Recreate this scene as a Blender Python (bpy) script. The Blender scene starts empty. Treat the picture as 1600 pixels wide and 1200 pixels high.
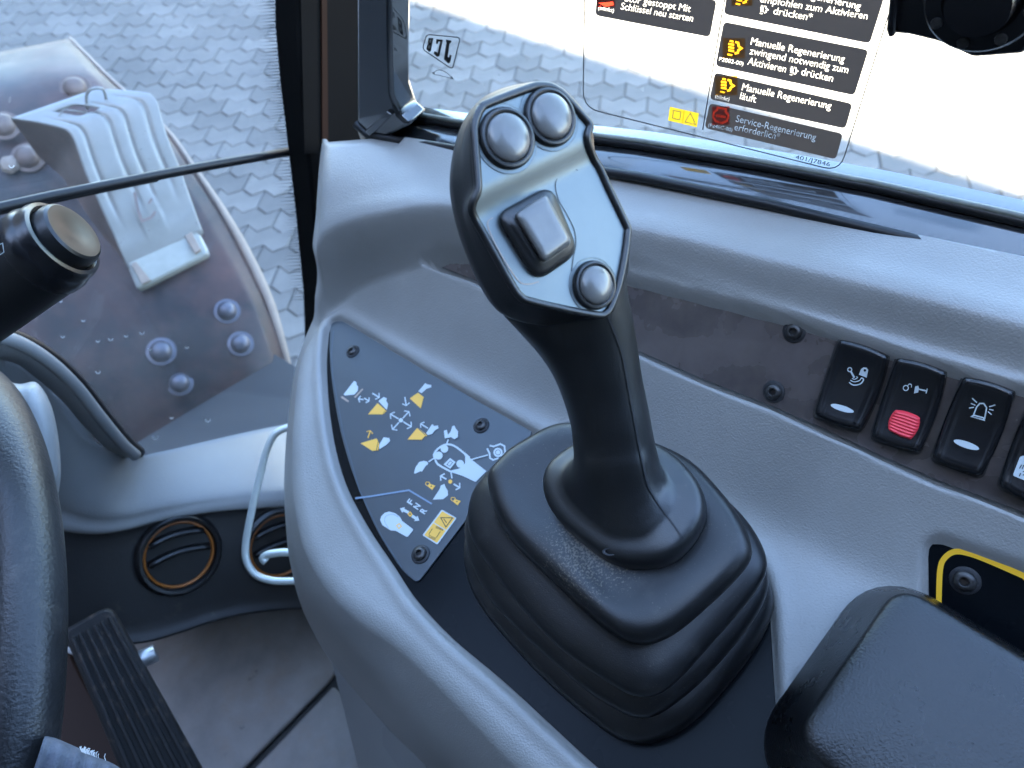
import bpy, bmesh, math, random
import numpy as np
from mathutils import Vector, Matrix
from mathutils.bvhtree import BVHTree
random.seed(4); RNG = np.random.default_rng(4)
SC = bpy.context.scene
COL = SC.collection

# ------------------------------------------------------------------ camera
def nrm(v):
    v = np.array(v, float); return v / np.linalg.norm(v)
F_PX = 1155.6                                   # focal length in pixels of the 1600 px wide photograph (26 mm equivalent)
NAD = nrm([105 / F_PX, -794 / F_PX, -1])        # direction of gravity in the camera's frame
Zc = -NAD
Yc = np.array([0, 0, -1.]); Yc = nrm(Yc - Zc * Yc.dot(Zc)); Xc = np.cross(Yc, Zc)
MC = np.array([Xc, Yc, Zc])
CAM = np.array([0, 0, 2.2])
cd = bpy.data.cameras.new('camera'); cam = bpy.data.objects.new('camera', cd); COL.objects.link(cam)
cd.sensor_width = 36; cd.lens = 26.0; cd.clip_start = .01; cd.clip_end = 2000
m4 = Matrix.Identity(4)
for i in range(3):
    for j in range(3): m4[i][j] = MC[i, j]
    m4[i][3] = CAM[i]
cam.matrix_world = m4
cd.dof.use_dof = True; cd.dof.focus_distance = .36; cd.dof.aperture_fstop = 13
SC.camera = cam
# ------------------------------------------------------------------ sky, sun, exposure
FWD = np.array([-0.75182798, 0.65935931, 0.]); RGT = np.array([0.65935931, 0.75182798, 0.]); UP = np.array([0, 0, 1.])
SUN_EL = math.radians(52)
sun_h = nrm(-RGT + .12 * -FWD)                   # the sun stands on the far (left) side of the machine
to_sun = nrm(sun_h * math.cos(SUN_EL) + UP * math.sin(SUN_EL))
W = bpy.data.worlds.new('World'); SC.world = W; W.use_nodes = True
wn = W.node_tree; sky = wn.nodes.new('ShaderNodeTexSky'); sky.sky_type = 'NISHITA'; sky.sun_disc = False
sky.sun_elevation = SUN_EL; sky.sun_rotation = math.atan2(sun_h[0], sun_h[1])
sky.air_density = 1.0; sky.dust_density = .6; sky.ozone_density = 2.0
bg = wn.nodes['Background']; bg.inputs[1].default_value = .09
wn.links.new(sky.outputs[0], bg.inputs[0])
sl = bpy.data.lights.new('sun', 'SUN'); sl.energy = 5.0; sl.angle = math.radians(.5); sl.color = (1, .90, .76)
so = bpy.data.objects.new('sun', sl); COL.objects.link(so)
so.rotation_euler = Vector(to_sun).to_track_quat('Z', 'Y').to_euler()
SC.view_settings.view_transform = 'Standard'; SC.view_settings.look = 'None'
SC.view_settings.exposure = 4.62; SC.view_settings.gamma = 1
SC.cycles.max_bounces = 10; SC.cycles.transparent_max_bounces = 24

# ------------------------------------------------------------------ measuring on real planes
def ray(x, y): return nrm(MC @ np.array([(x - 800) / F_PX, -(y - 600) / F_PX, -1.]))
def hit(x, y, p, n):
    r = ray(x, y); n = np.array(n); return CAM + r * ((np.array(p) - CAM).dot(n) / r.dot(n))
class Plane:
    def __init__(s, p, u, v):
        s.p = np.array(p, float); s.u = nrm(u); v = np.array(v, float); s.v = nrm(v - s.u * v.dot(s.u)); s.n = np.cross(s.u, s.v)
        if s.n.dot(CAM - s.p) < 0: s.n = -s.n
    def px(s, x, y, h=0.): return hit(x, y, s.p + s.n * h, s.n)
    def ab(s, x, y, h=0.):
        q = s.px(x, y, h) - s.p; return np.array([q.dot(s.u), q.dot(s.v)])
    def at(s, a, b, h=0.): return s.p + s.u * a + s.v * b + s.n * h
    def pts(s, L, h=0.): return [s.px(x, y, h) for x, y in L]

# ------------------------------------------------------------------ materials
def mat(name, col, rough=.5, metal=0., bump=0., bscale=800., var=0., vscale=30., spec=.5, dirt=None, coat=0., wear=None):
    m = bpy.data.materials.new(name); m.use_nodes = True; nt = m.node_tree; b = nt.nodes['Principled BSDF']
    L = nt.links.new
    b.inputs['Base Color'].default_value = (*col, 1); b.inputs['Roughness'].default_value = rough
    b.inputs['Metallic'].default_value = metal; b.inputs['Specular IOR Level'].default_value = spec
    b.inputs['Coat Weight'].default_value = coat
    tc = nt.nodes.new('ShaderNodeTexCoord')
    def noise(sc, det=4, ro=.6):
        n = nt.nodes.new('ShaderNodeTexNoise'); n.inputs['Scale'].default_value = sc; n.inputs['Detail'].default_value = det
        n.inputs['Roughness'].default_value = ro; L(tc.outputs['Object'], n.inputs['Vector']); return n
    src = None
    if var:
        n = noise(vscale); r = nt.nodes.new('ShaderNodeMapRange'); r.inputs[1].default_value = .3; r.inputs[2].default_value = .7
        r.inputs[3].default_value = 1 - var; r.inputs[4].default_value = 1 + var; L(n.outputs[0], r.inputs[0])
        mx = nt.nodes.new('ShaderNodeVectorMath'); mx.operation = 'SCALE'; mx.inputs[0].default_value = col; L(r.outputs[0], mx.inputs['Scale'])
        src = mx.outputs[0]; L(src, b.inputs['Base Color'])
        r2 = nt.nodes.new('ShaderNodeMapRange'); r2.inputs[1].default_value = .3; r2.inputs[2].default_value = .7
        r2.inputs[3].default_value = rough * (1 - var * .5); r2.inputs[4].default_value = min(1, rough * (1 + var * .5)); L(n.outputs[0], r2.inputs[0]); L(r2.outputs[0], b.inputs['Roughness'])
    for dd in (dirt or []):                                   # (colour, scale, lo, hi, amount)
        c2, sc2, lo, hi, amt = dd
        n = noise(sc2, 6, .7); r = nt.nodes.new('ShaderNodeMapRange'); r.inputs[1].default_value = lo; r.inputs[2].default_value = hi; r.inputs[3].default_value = 0; r.inputs[4].default_value = amt
        L(n.outputs[0], r.inputs[0])
        mx = nt.nodes.new('ShaderNodeMix'); mx.data_type = 'RGBA'; L(r.outputs[0], mx.inputs[0])
        if src is None: mx.inputs[6].default_value = (*col, 1)
        else: L(src, mx.inputs[6])
        mx.inputs[7].default_value = (*c2, 1); src = mx.outputs[2]; L(src, b.inputs['Base Color'])
    if bump:
        n = noise(bscale, 3, .5); bp = nt.nodes.new('ShaderNodeBump'); bp.inputs['Strength'].default_value = bump; bp.inputs['Distance'].default_value = .0006
        L(n.outputs[0], bp.inputs['Height']); L(bp.outputs[0], b.inputs['Normal'])
    return m
DUST = (.30, .25, .19)
M = {}
M['grey'] = mat('grey_plastic', (.238, .230, .213), .36, spec=.6, bump=.5, bscale=900, var=.08, vscale=14, dirt=[((.36, .34, .32), 40, .62, .85, .35), (DUST, 420, .70, .80, .35)])
M['grey2'] = mat('grey_cowl_plastic', (.24, .24, .235), .40, bump=.3, bscale=700, var=.06, vscale=12)
M['cowl_shade'] = mat('shade_dark_cowl_plastic', (.018, .017, .017), .5, bump=.3, bscale=700, var=.1, vscale=12, dirt=[(DUST, 40, .6, .85, .2)])  # dark cowl plastic with the shade below the brow put into its colour
M['black'] = mat('black_grip_plastic', (.0050, .0052, .0056), .40, spec=.7, bump=.10, bscale=1500, var=.2, vscale=40, dirt=[(DUST, 1300, .74, .80, .35)])
M['rubber'] = mat('black_boot_rubber', (.0052, .0052, .0056), .38, bump=.16, bscale=1600, var=.2, vscale=30, dirt=[(DUST, 900, .70, .78, .5), ((.10, .09, .08), 30, .55, .8, .35)])
# dry dust that has gathered on the boot round the foot of the grip
_nt = M['rubber'].node_tree; _b = _nt.nodes['Principled BSDF']; _src = _b.inputs['Base Color'].links[0].from_socket; _L = _nt.links.new
_geo = _nt.nodes.new('ShaderNodeNewGeometry'); _ds = _nt.nodes.new('ShaderNodeVectorMath'); _ds.operation = 'DISTANCE'; _ds.name = 'dust_centre'; _L(_geo.outputs['Position'], _ds.inputs[0])
_mr = _nt.nodes.new('ShaderNodeMapRange'); _mr.inputs[1].default_value = .008; _mr.inputs[2].default_value = .034; _mr.inputs[3].default_value = .24; _mr.inputs[4].default_value = 0; _L(_ds.outputs['Value'], _mr.inputs[0])
_tc = _nt.nodes.new('ShaderNodeTexCoord'); _n = _nt.nodes.new('ShaderNodeTexNoise'); _n.inputs['Scale'].default_value = 900; _n.inputs['Detail'].default_value = 4; _L(_tc.outputs['Object'], _n.inputs['Vector'])
_ad = _nt.nodes.new('ShaderNodeMath'); _ad.operation = 'ADD'; _L(_n.outputs[0], _ad.inputs[0]); _L(_mr.outputs[0], _ad.inputs[1])
_m2 = _nt.nodes.new('ShaderNodeMapRange'); _m2.inputs[1].default_value = .66; _m2.inputs[2].default_value = .82; _m2.inputs[3].default_value = 0; _m2.inputs[4].default_value = .55; _L(_ad.outputs[0], _m2.inputs[0])
_mx = _nt.nodes.new('ShaderNodeMix'); _mx.data_type = 'RGBA'; _L(_m2.outputs[0], _mx.inputs[0]); _L(_src, _mx.inputs[6]); _mx.inputs[7].default_value = (.17, .14, .10, 1); _L(_mx.outputs[2], _b.inputs['Base Color'])
M['panel'] = mat('black_panel', (.0024, .0034, .0046), .26, spec=.10, bump=.06, bscale=900, var=.2, vscale=20, dirt=[(DUST, 1100, .73, .78, .6)])
M['plate'] = mat('dark_diagram_plate', (.008, .018, .026), .34, spec=.8, bump=.12, bscale=1800, var=.15, vscale=30, dirt=[(DUST, 1000, .74, .78, .5)])
M['fascia'] = mat('dusty_brown_fascia', (.062, .050, .048), .26, bump=.05, bscale=500, var=.5, vscale=28, dirt=[(DUST, 45, .40, 1.0, .22), (DUST, 1100, .72, .78, .5)])
M['switch'] = mat('black_switch_plastic', (.006, .006, .007), .24, bump=.08, bscale=2200, var=.2, vscale=60, dirt=[(DUST, 1100, .72, .78, .5)])
M['slot'] = mat('dusty_slot_plastic', (.018, .016, .015), .6, bump=.2, bscale=900, dirt=[(DUST, 200, .55, .8, .35)])
M['alu'] = mat('satin_metal_face', (.17, .19, .19), .48, metal=.9, bump=.04, bscale=2500, var=.05, vscale=60, dirt=[((.25, .17, .11), 130, .66, .85, .3)])
M['lens'] = mat('smoky_silver_lens', (.12, .115, .108), .32, metal=.2, coat=.35, bump=.03, bscale=1500, var=.08, vscale=120)
M['red'] = mat('red_latch_plastic', (.72, .035, .05), .42, bump=.1, bscale=1500)
M['white_print'] = mat('white_print', (.46, .50, .50), .5)
M['grey_print'] = mat('blue_grey_print', (.16, .22, .30), .5)
M['dark_line'] = mat('dark_line', (.012, .012, .014), .6)
M['edge_line'] = mat('plate_edge_line', (.05, .07, .09), .4)
M['orange'] = mat('orange_print', (.80, .42, .05), .5)
M['tan'] = mat('tan_print', (.35, .26, .20), .5)
M['ink'] = mat('black_ink', (.012, .011, .010), .6)
M['screw'] = mat('blackened_screw_steel', (.05, .048, .047), .34, metal=.55, var=.4, vscale=300, dirt=[((.22, .15, .09), 500, .6, .8, .35)])
M['hex'] = mat('dusty_socket', (.03, .022, .016), .8)
M['yellow'] = mat('yellow_line_paint', (.85, .45, .02), .45)
M['leather'] = mat('black_grained_vinyl', (.006, .0062, .0065), .28, bump=.55, bscale=1000, var=.15, vscale=30, dirt=[(DUST, 900, .74, .80, .4)])
M['wheel'] = mat('worn_black_wheel_rubber', (.013, .013, .014), .42, bump=.6, bscale=520, var=.25, vscale=25, dirt=[((.11, .095, .08), 60, .55, .85, .4)])
M['gloss'] = mat('glossy_black_frame_paint', (.016, .017, .018), .12, var=.2, vscale=12, coat=1., spec=.9, dirt=[((.13, .13, .13), 35, .60, .85, .22)])
M['pillar'] = mat('black_pillar', (.004, .004, .004), .6, spec=.06, var=.2, vscale=10)
M['brown'] = mat('brown_glint_and_plate', (.022, .010, .006), .5, spec=.1)
M['seal'] = mat('black_seal_rubber', (.010, .010, .011), .38, spec=.3)
M['gasket'] = mat('weathered_glass_gasket', (.14, .15, .13), .5, var=.3, vscale=60)
M['vent'] = mat('black_vent_plastic', (.006, .006, .0065), .36)
M['orange_ring'] = mat('orange_vent_ring', (.34, .11, .018), .45)
M['floor'] = mat('grey_rubber_mat', (.24, .22, .205), .62, bump=.3, bscale=300, var=.25, vscale=14, dirt=[((.26, .19, .14), 22, .5, .75, .5), ((.02, .02, .02), 40, .66, .74, .7)])
M['pedal'] = mat('dirty_pedal_rubber', (.013, .012, .012), .6, bump=.3, bscale=400, dirt=[((.16, .11, .08), 70, .55, .75, .6)])
M['pin'] = mat('zinc_pin', (.45, .46, .47), .38, metal=.8)
M['pale_tag'] = mat('pale_grey_label', (.24, .24, .235), .5)
M['wire'] = mat('zinc_plated_wire', (.56, .60, .57), .34, metal=.35, var=.06, vscale=80)
M['cloth'] = mat('blue_grey_denim', (.075, .08, .095), .9, bump=.9, bscale=900, var=.2, vscale=200)
M['fray'] = mat('white_frayed_thread', (.75, .75, .72), .9)
M['fender'] = mat('dark_mudguard_plastic', (.012, .010, .012), .42, spec=.3, bump=.15, bscale=90, var=.35, vscale=7, dirt=[((.085, .040, .032), 6, .38, .66, .85), ((.16, .16, .18), 26, .62, .85, .35)])
M['trim'] = mat('tan_edge_trim', (.26, .20, .155), .6, var=.15, vscale=20)
M['galv'] = mat('galvanised_steel', (.24, .235, .215), .40, metal=.2, bump=.25, bscale=60, var=.08, vscale=30)
M['galv_dark'] = mat('muddy_galvanised_steel', (.14, .10, .085), .55, metal=.2, var=.4, vscale=20)
M['galv_white'] = mat('chalky_galvanised_steel', (.33, .335, .30), .5, metal=.1, var=.08, vscale=60)
M['bolt'] = mat('domed_bolt_metal', (.09, .09, .11), .4, metal=.5)
M['paver'] = mat('grey_concrete_paver', (.140, .128, .112), .85, bump=.6, bscale=160, var=.22, vscale=3.5)
_nt = M['paver'].node_tree; _g = _nt.nodes.new('ShaderNodeNewGeometry'); _oi = _nt.nodes.new('ShaderNodeObjectInfo'); _b = _nt.nodes['Principled BSDF']; _src = _b.inputs['Base Color'].links[0].from_socket
_ad = _nt.nodes.new('ShaderNodeMath'); _ad.operation = 'ADD'; _nt.links.new(_g.outputs['Random Per Island'], _ad.inputs[0]); _nt.links.new(_oi.outputs['Random'], _ad.inputs[1]); _fr = _nt.nodes.new('ShaderNodeMath'); _fr.operation = 'FRACT'; _nt.links.new(_ad.outputs[0], _fr.inputs[0])
_mr = _nt.nodes.new('ShaderNodeMapRange'); _mr.inputs[3].default_value = .82; _mr.inputs[4].default_value = 1.2; _nt.links.new(_fr.outputs[0], _mr.inputs[0]); _vm = _nt.nodes.new('ShaderNodeVectorMath'); _vm.operation = 'SCALE'; _nt.links.new(_src, _vm.inputs[0]); _nt.links.new(_mr.outputs[0], _vm.inputs['Scale']); _nt.links.new(_vm.outputs[0], _b.inputs['Base Color'])
M['sand'] = mat('jointing_sand', (.06, .056, .052), .95, var=.2, vscale=20)
M['hall'] = mat('shade_hall_cladding', (.10, .10, .105), .6, var=.08, vscale=.6)
M['cabin'] = mat('cab_dark_lining', (.03, .03, .03), .7)
M['label_bg'] = mat('label_dark_print', (.055, .044, .038), .45)
M['label_white'] = mat('label_white_print', (.78, .78, .76), .5)
M['label_yellow'] = mat('label_yellow_print', (.85, .48, .02), .5)
M['label_amber'] = mat('label_amber_print', (.75, .34, .01), .5)
M['label_red'] = mat('label_red_print', (.62, .05, .025), .5)
M['sticker_edge'] = mat('clear_sticker_edge', (.13, .13, .13), .5)
def film(name, col, tr):
    m = bpy.data.materials.new(name); m.use_nodes = True; nt = m.node_tree; b = nt.nodes['Principled BSDF']; out = nt.nodes['Material Output']; b.inputs['Base Color'].default_value = (*col, 1)
    t = nt.nodes.new('ShaderNodeBsdfTranslucent'); t.inputs[0].default_value = (*col, 1); mx = nt.nodes.new('ShaderNodeMixShader'); mx.inputs[0].default_value = tr
    nt.links.new(b.outputs[0], mx.inputs[1]); nt.links.new(t.outputs[0], mx.inputs[2]); nt.links.new(mx.outputs[0], out.inputs[0]); return m
M['label_white'] = film('label_white_print', (.8, .8, .78), .6); M['label_yellow'] = film('label_yellow_print', (.88, .50, .02), .6); M['label_amber'] = film('label_amber_print', (.85, .36, .01), .5)
M['tint_amber'] = mat('tint', (0, 0, 0))
for nm_, c_ in (('tint_amber', (.95, .45, .02)), ('tint_red', (.85, .06, .03))):
    m_ = bpy.data.materials.new(nm_ + '_film'); m_.use_nodes = True; t_ = m_.node_tree.nodes.new('ShaderNodeBsdfTransparent'); t_.inputs[0].default_value = (*c_, 1); m_.node_tree.links.new(t_.outputs[0], m_.node_tree.nodes['Material Output'].inputs[0]); M[nm_] = m_
M['label_red'] = film('label_red_print', (.75, .06, .03), .5); M['label_bg'] = film('label_dark_print', (.065, .050, .044), .45)
def glass(name, dust, tint, lo=.45, hi=.75):
    m = bpy.data.materials.new(name); m.use_nodes = True; nt = m.node_tree; nt.nodes.clear(); L = nt.links.new
    out = nt.nodes.new('ShaderNodeOutputMaterial'); tr = nt.nodes.new('ShaderNodeBsdfTransparent'); tr.inputs[0].default_value = (*tint, 1)
    gl = nt.nodes.new('ShaderNodeBsdfGlossy'); gl.inputs['Roughness'].default_value = .02
    lw_ = nt.nodes.new('ShaderNodeLayerWeight'); pw = nt.nodes.new('ShaderNodeMath'); pw.operation = 'POWER'; pw.inputs[1].default_value = 5; lw_.inputs[0].default_value = .5; L(lw_.outputs['Facing'], pw.inputs[0])
    fr = nt.nodes.new('ShaderNodeMath'); fr.operation = 'MULTIPLY_ADD'; fr.inputs[1].default_value = .9; fr.inputs[2].default_value = .03; L(pw.outputs[0], fr.inputs[0])
    m1 = nt.nodes.new('ShaderNodeMixShader'); L(fr.outputs[0], m1.inputs[0]); L(tr.outputs[0], m1.inputs[1]); L(gl.outputs[0], m1.inputs[2])
    df = nt.nodes.new('ShaderNodeBsdfDiffuse'); df.inputs[0].default_value = (.55, .54, .52, 1)
    tl = nt.nodes.new('ShaderNodeBsdfTranslucent'); tl.inputs[0].default_value = (.55, .54, .52, 1)
    ad = nt.nodes.new('ShaderNodeMixShader'); ad.inputs[0].default_value = .5; L(df.outputs[0], ad.inputs[1]); L(tl.outputs[0], ad.inputs[2])
    tc = nt.nodes.new('ShaderNodeTexCoord'); n = nt.nodes.new('ShaderNodeTexNoise'); n.inputs['Scale'].default_value = 9; n.inputs['Detail'].default_value = 8; n.inputs['Roughness'].default_value = .7
    L(tc.outputs['Object'], n.inputs['Vector'])
    r = nt.nodes.new('ShaderNodeMapRange'); r.inputs[1].default_value = lo; r.inputs[2].default_value = hi; r.inputs[3].default_value = dust * .45; r.inputs[4].default_value = dust * 2; L(n.outputs[0], r.inputs[0])
    n2 = nt.nodes.new('ShaderNodeTexNoise'); n2.inputs['Scale'].default_value = 230; n2.inputs['Detail'].default_value = 2; L(tc.outputs['Object'], n2.inputs['Vector'])
    r2 = nt.nodes.new('ShaderNodeMapRange'); r2.inputs[1].default_value = .70; r2.inputs[2].default_value = .78; r2.inputs[3].default_value = 0; r2.inputs[4].default_value = .25; L(n2.outputs[0], r2.inputs[0])
    s = nt.nodes.new('ShaderNodeMath'); s.operation = 'ADD'; s.use_clamp = True; L(r.outputs[0], s.inputs[0]); L(r2.outputs[0], s.inputs[1])
    m2 = nt.nodes.new('ShaderNodeMixShader'); L(s.outputs[0], m2.inputs[0]); L(m1.outputs[0], m2.inputs[1]); L(ad.outputs[0], m2.inputs[2])
    L(m2.outputs[0], out.inputs[0]); return m
M['glass'] = glass('dusty_windscreen_glass', .04, (.90, .93, .94))
M['glass_side'] = glass('dusty_side_glass', .03, (.93, .96, .95))
M['clear'] = glass('clear_sticker_film', .03, (.95, .96, .96))

# ------------------------------------------------------------------ object helpers
LOC = {}
def wl(o): return LOC[o.name] if o is not None else np.zeros(3)
def thing(name, label, cat, loc, group=None):
    o = bpy.data.objects.new(name, None); COL.objects.link(o); o.empty_display_size = .02
    o.location = loc; LOC[o.name] = np.array(loc, float); o['label'] = label; o['category'] = cat
    if group: o['group'] = group
    return o
def tag(o, label, cat, group=None):
    o['label'] = label; o['category'] = cat
    if group: o['group'] = group
    return o
def mk(name, V, Fc, m, parent=None, smooth=True, bevel=0., segs=2, ang=35):
    V = np.array([np.array(v, float) for v in V]); org = V.mean(axis=0)
    me = bpy.data.meshes.new(name); me.from_pydata((V - org).tolist(), [], Fc); me.update()
    o = bpy.data.objects.new(name, me); COL.objects.link(o); o.location = org - wl(parent); LOC[o.name] = org
    if parent is not None: o.parent = parent
    me.materials.append(m if not isinstance(m, str) else M[m])
    if smooth:
        me.polygons.foreach_set('use_smooth', [True] * len(me.polygons))
        if bevel or smooth == 'auto': me.set_sharp_from_angle(angle=math.radians(ang))
    if bevel:
        b = o.modifiers.new('bevel', 'BEVEL'); b.width = bevel; b.segments = segs; b.limit_method = 'ANGLE'; b.angle_limit = math.radians(30)
        b.harden_normals = False
    return o
def fixn(o):                                                  # consistent outward normals
    bm = bmesh.new(); bm.from_mesh(o.data); bmesh.ops.recalc_face_normals(bm, faces=bm.faces); bm.to_mesh(o.data); bm.free(); return o
def prism(name, P, d, m, parent=None, bevel=0., smooth=True):
    """polygon P (3-D points) extruded by vector d"""
    P = [np.array(p, float) for p in P]; k = len(P); V = P + [p + np.array(d) for p in P]
    Fc = [list(range(k)), list(range(2 * k - 1, k - 1, -1))] + [[i, k + i, k + (i + 1) % k, (i + 1) % k] for i in range(k)]
    o = mk(name, V, Fc, m, parent, smooth='auto' if smooth else False, bevel=bevel); return fixn(o)
def loftm(name, rings, m, parent=None, cap=(True, True), closed=True, smooth=True):
    k = len(rings[0]); V = [p for r in rings for p in r]; Fc = []
    for i in range(len(rings) - 1):
        for j in range(k if closed else k - 1):
            a = i * k + j; b = i * k + (j + 1) % k; Fc.append([a, b, b + k, a + k])
    if cap[0]: Fc.append(list(range(k))[::-1])
    if cap[1]: Fc.append(list(range((len(rings) - 1) * k, len(rings) * k)))
    return fixn(mk(name, V, Fc, m, parent, smooth=smooth))
def catmull(P, n=8, closed=True):
    P = [np.array(p, float) for p in P]; k = len(P); out = []
    for i in range(k if closed else k - 1):
        if closed: p0, p1, p2, p3 = P[(i - 1) % k], P[i], P[(i + 1) % k], P[(i + 2) % k]
        else: p0, p1, p2, p3 = P[max(i - 1, 0)], P[i], P[i + 1], P[min(i + 2, k - 1)]
        for t in np.arange(n) / n:
            out.append(.5 * (2 * p1 + (p2 - p0) * t + (2 * p0 - 5 * p1 + 4 * p2 - p3) * t * t + (3 * p1 - p0 - 3 * p2 + p3) * t ** 3))
    if not closed: out.append(P[-1])
    return out
def roundp(P, r, n=6):
    """round the corners of a closed polygon (any dimension); r a number or one per corner"""
    P = [np.array(p, float) for p in P]; k = len(P); out = []
    for i in range(k):
        rr = r[i] if hasattr(r, '__len__') else r
        a, b, c = P[i - 1], P[i], P[(i + 1) % k]
        la, lc = np.linalg.norm(a - b), np.linalg.norm(c - b); d = min(rr, la * .48, lc * .48)
        s, e = b + (a - b) / la * d, b + (c - b) / lc * d
        if rr <= 0: out.append(b); continue
        for t in np.linspace(0, 1, n): out.append((1 - t) ** 2 * s + 2 * t * (1 - t) * b + t * t * e)
    return out
def tube(name, P, r, m, parent=None, closed=False, n=12, cap=True):
    P = [np.array(p, float) for p in P]; k = len(P); rings = []; ref = None
    for i in range(k):
        t = nrm((P[(i + 1) % k] - P[i - 1]) if closed else (P[min(i + 1, k - 1)] - P[max(i - 1, 0)]))
        if ref is None: ref = np.cross(t, [0.3, .2, .93])
        ref = nrm(ref - t * ref.dot(t)); b = np.cross(t, ref); rr = r[i] if hasattr(r, '__len__') else r
        rings.append([P[i] + rr * (math.cos(a) * ref + math.sin(a) * b) for a in np.arange(n) / n * 2 * math.pi])
    if closed:
        rings.append(rings[0])
        # align twist by simply duplicating the first ring
        return loftm(name, rings, m, parent, cap=(False, False))
    return loftm(name, rings, m, parent, cap=(cap, cap))
def lathe(name, c, ax, prof, m, parent=None, n=32, ell=None, smooth='auto', cap=(True, True)):
    """prof: (radius, height) from centre outwards or any order; ell: (u axis, su, sv) to stretch"""
    ax = nrm(ax); u = ell[0] if ell else np.cross(ax, [.2, .3, .9]); u = nrm(u - ax * np.dot(u, ax)); v = np.cross(ax, u); su, sv = (ell[1], ell[2]) if ell else (1, 1)
    rings = [[np.array(c) + ax * h + r * (su * math.cos(a) * u + sv * math.sin(a) * v) for a in np.arange(n) / n * 2 * math.pi] for r, h in prof]
    o = loftm(name, rings, m, parent, smooth=smooth, cap=cap); return o
def copym(src, name, loc, rot, parent=None):
    o = bpy.data.objects.new(name, src.data); COL.objects.link(o); o.parent = parent
    o.location = np.array(loc) - wl(parent); o.rotation_mode = 'QUATERNION'; o.rotation_quaternion = rot; LOC[o.name] = np.array(loc, float); return o
# flat print: polygons and pen strokes on a plane
DEC = {'k': 0}
def up_level(): DEC['k'] = (DEC['k'] + 1) % 40; return .00018 + DEC['k'] * .000012
def decal(name, pl, L, m, parent, h=0.):
    hh = h + up_level(); return mk(name, [pl.px(x, y, hh) for x, y in L], [list(range(len(L)))], m, parent, smooth=False)
def stroke2(L, w, closed=False):
    L = [np.array(p, float) for p in L]; k = len(L); A = []; B = []
    for i in range(k):
        if closed: d0, d1 = L[i] - L[i - 1], L[(i + 1) % k] - L[i]
        else: d0 = L[i] - L[i - 1] if i else L[1] - L[0]; d1 = L[i + 1] - L[i] if i < k - 1 else d0
        d0, d1 = nrm(d0), nrm(d1); nn = np.array([-(d0 + d1)[1], (d0 + d1)[0]]); nn = nrm(nn) if np.linalg.norm(nn) > 1e-6 else np.array([-d0[1], d0[0]])
        q = max(.45, nn.dot([-d0[1], d0[0]])); A.append(L[i] + nn * w / 2 / q); B.append(L[i] - nn * w / 2 / q)
    V = A + B; Fc = [[i, (i + 1) % k, k + (i + 1) % k, k + i] for i in range(k if closed else k - 1)]
    return V, Fc
def pen(name, pl, L, w, m, parent, closed=False, h=0.):
    V, Fc = stroke2(L, w, closed); hh = h + up_level()
    return mk(name, [pl.px(x, y, hh) for x, y in V], Fc, m, parent, smooth=False)
def disc(cx, cy, r, n=20, ry=None, rot=0.):
    ry = ry or r; return [(cx + r * math.cos(a) * math.cos(rot) - ry * math.sin(a) * math.sin(rot), cy + r * math.cos(a) * math.sin(rot) + ry * math.sin(a) * math.cos(rot)) for a in np.arange(n) / n * 2 * math.pi]
def arrow_poly(p, q, w, hw, hl):
    p, q = np.array(p, float), np.array(q, float); d = nrm(q - p); s = np.array([-d[1], d[0]]); e = q - d * hl
    return [p + s * w, e + s * w, e + s * hw, q, e - s * hw, e - s * w, p - s * w]
def barb(p, q, w, hl):                                       # open-headed arrow as one polygon
    p, q = np.array(p, float), np.array(q, float); d = nrm(q - p); s = np.array([-d[1], d[0]])
    return [p + s * w, q - d * 2.2 * w + s * w, q - d * (hl) + s * (hl * .95), q - d * (hl - w * 1.6) + s * (hl * .95 + w), q, q - d * (hl - w * 1.6) - s * (hl * .95 + w), q - d * hl - s * (hl * .95), q - d * 2.2 * w - s * w, p - s * w]
TXT = {}
def text2d(s, bold=.012):
    if (s, bold) in TXT: return TXT[(s, bold)]
    cu = bpy.data.curves.new('lettering', 'FONT'); cu.body = s; cu.size = 1; cu.offset = bold; cu.resolution_u = 3
    ob = bpy.data.objects.new('lettering', cu); COL.objects.link(ob); dg = bpy.context.evaluated_depsgraph_get()
    me = bpy.data.meshes.new_from_object(ob.evaluated_get(dg)); V = np.array([v.co[:2] for v in me.vertices]); Fc = [list(p.vertices) for p in me.polygons]
    bpy.data.objects.remove(ob); bpy.data.curves.remove(cu); bpy.data.meshes.remove(me); TXT[(s, bold)] = (V, Fc); return V, Fc
def lettering(s, pl, p0, p1, up, m, parent, h=0., bold=.012, fit=True, mirror=False):
    """write s with its baseline from p0 to p1; up = image vector of one cap height"""
    V, Fc = text2d(s, bold); x0, x1 = V[:, 0].min(), V[:, 0].max(); p0, p1, up = np.array(p0, float), np.array(p1, float), np.array(up, float)
    hh = h + up_level(); P = []
    for x, y in V:
        t = (x - x0) / (x1 - x0); t = 1 - t if mirror else t
        q = p0 + (p1 - p0) * t + up * (y / .69); P.append(pl.px(q[0], q[1], hh))
    return mk('lettering', P, Fc, m, parent, smooth=False)

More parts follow.
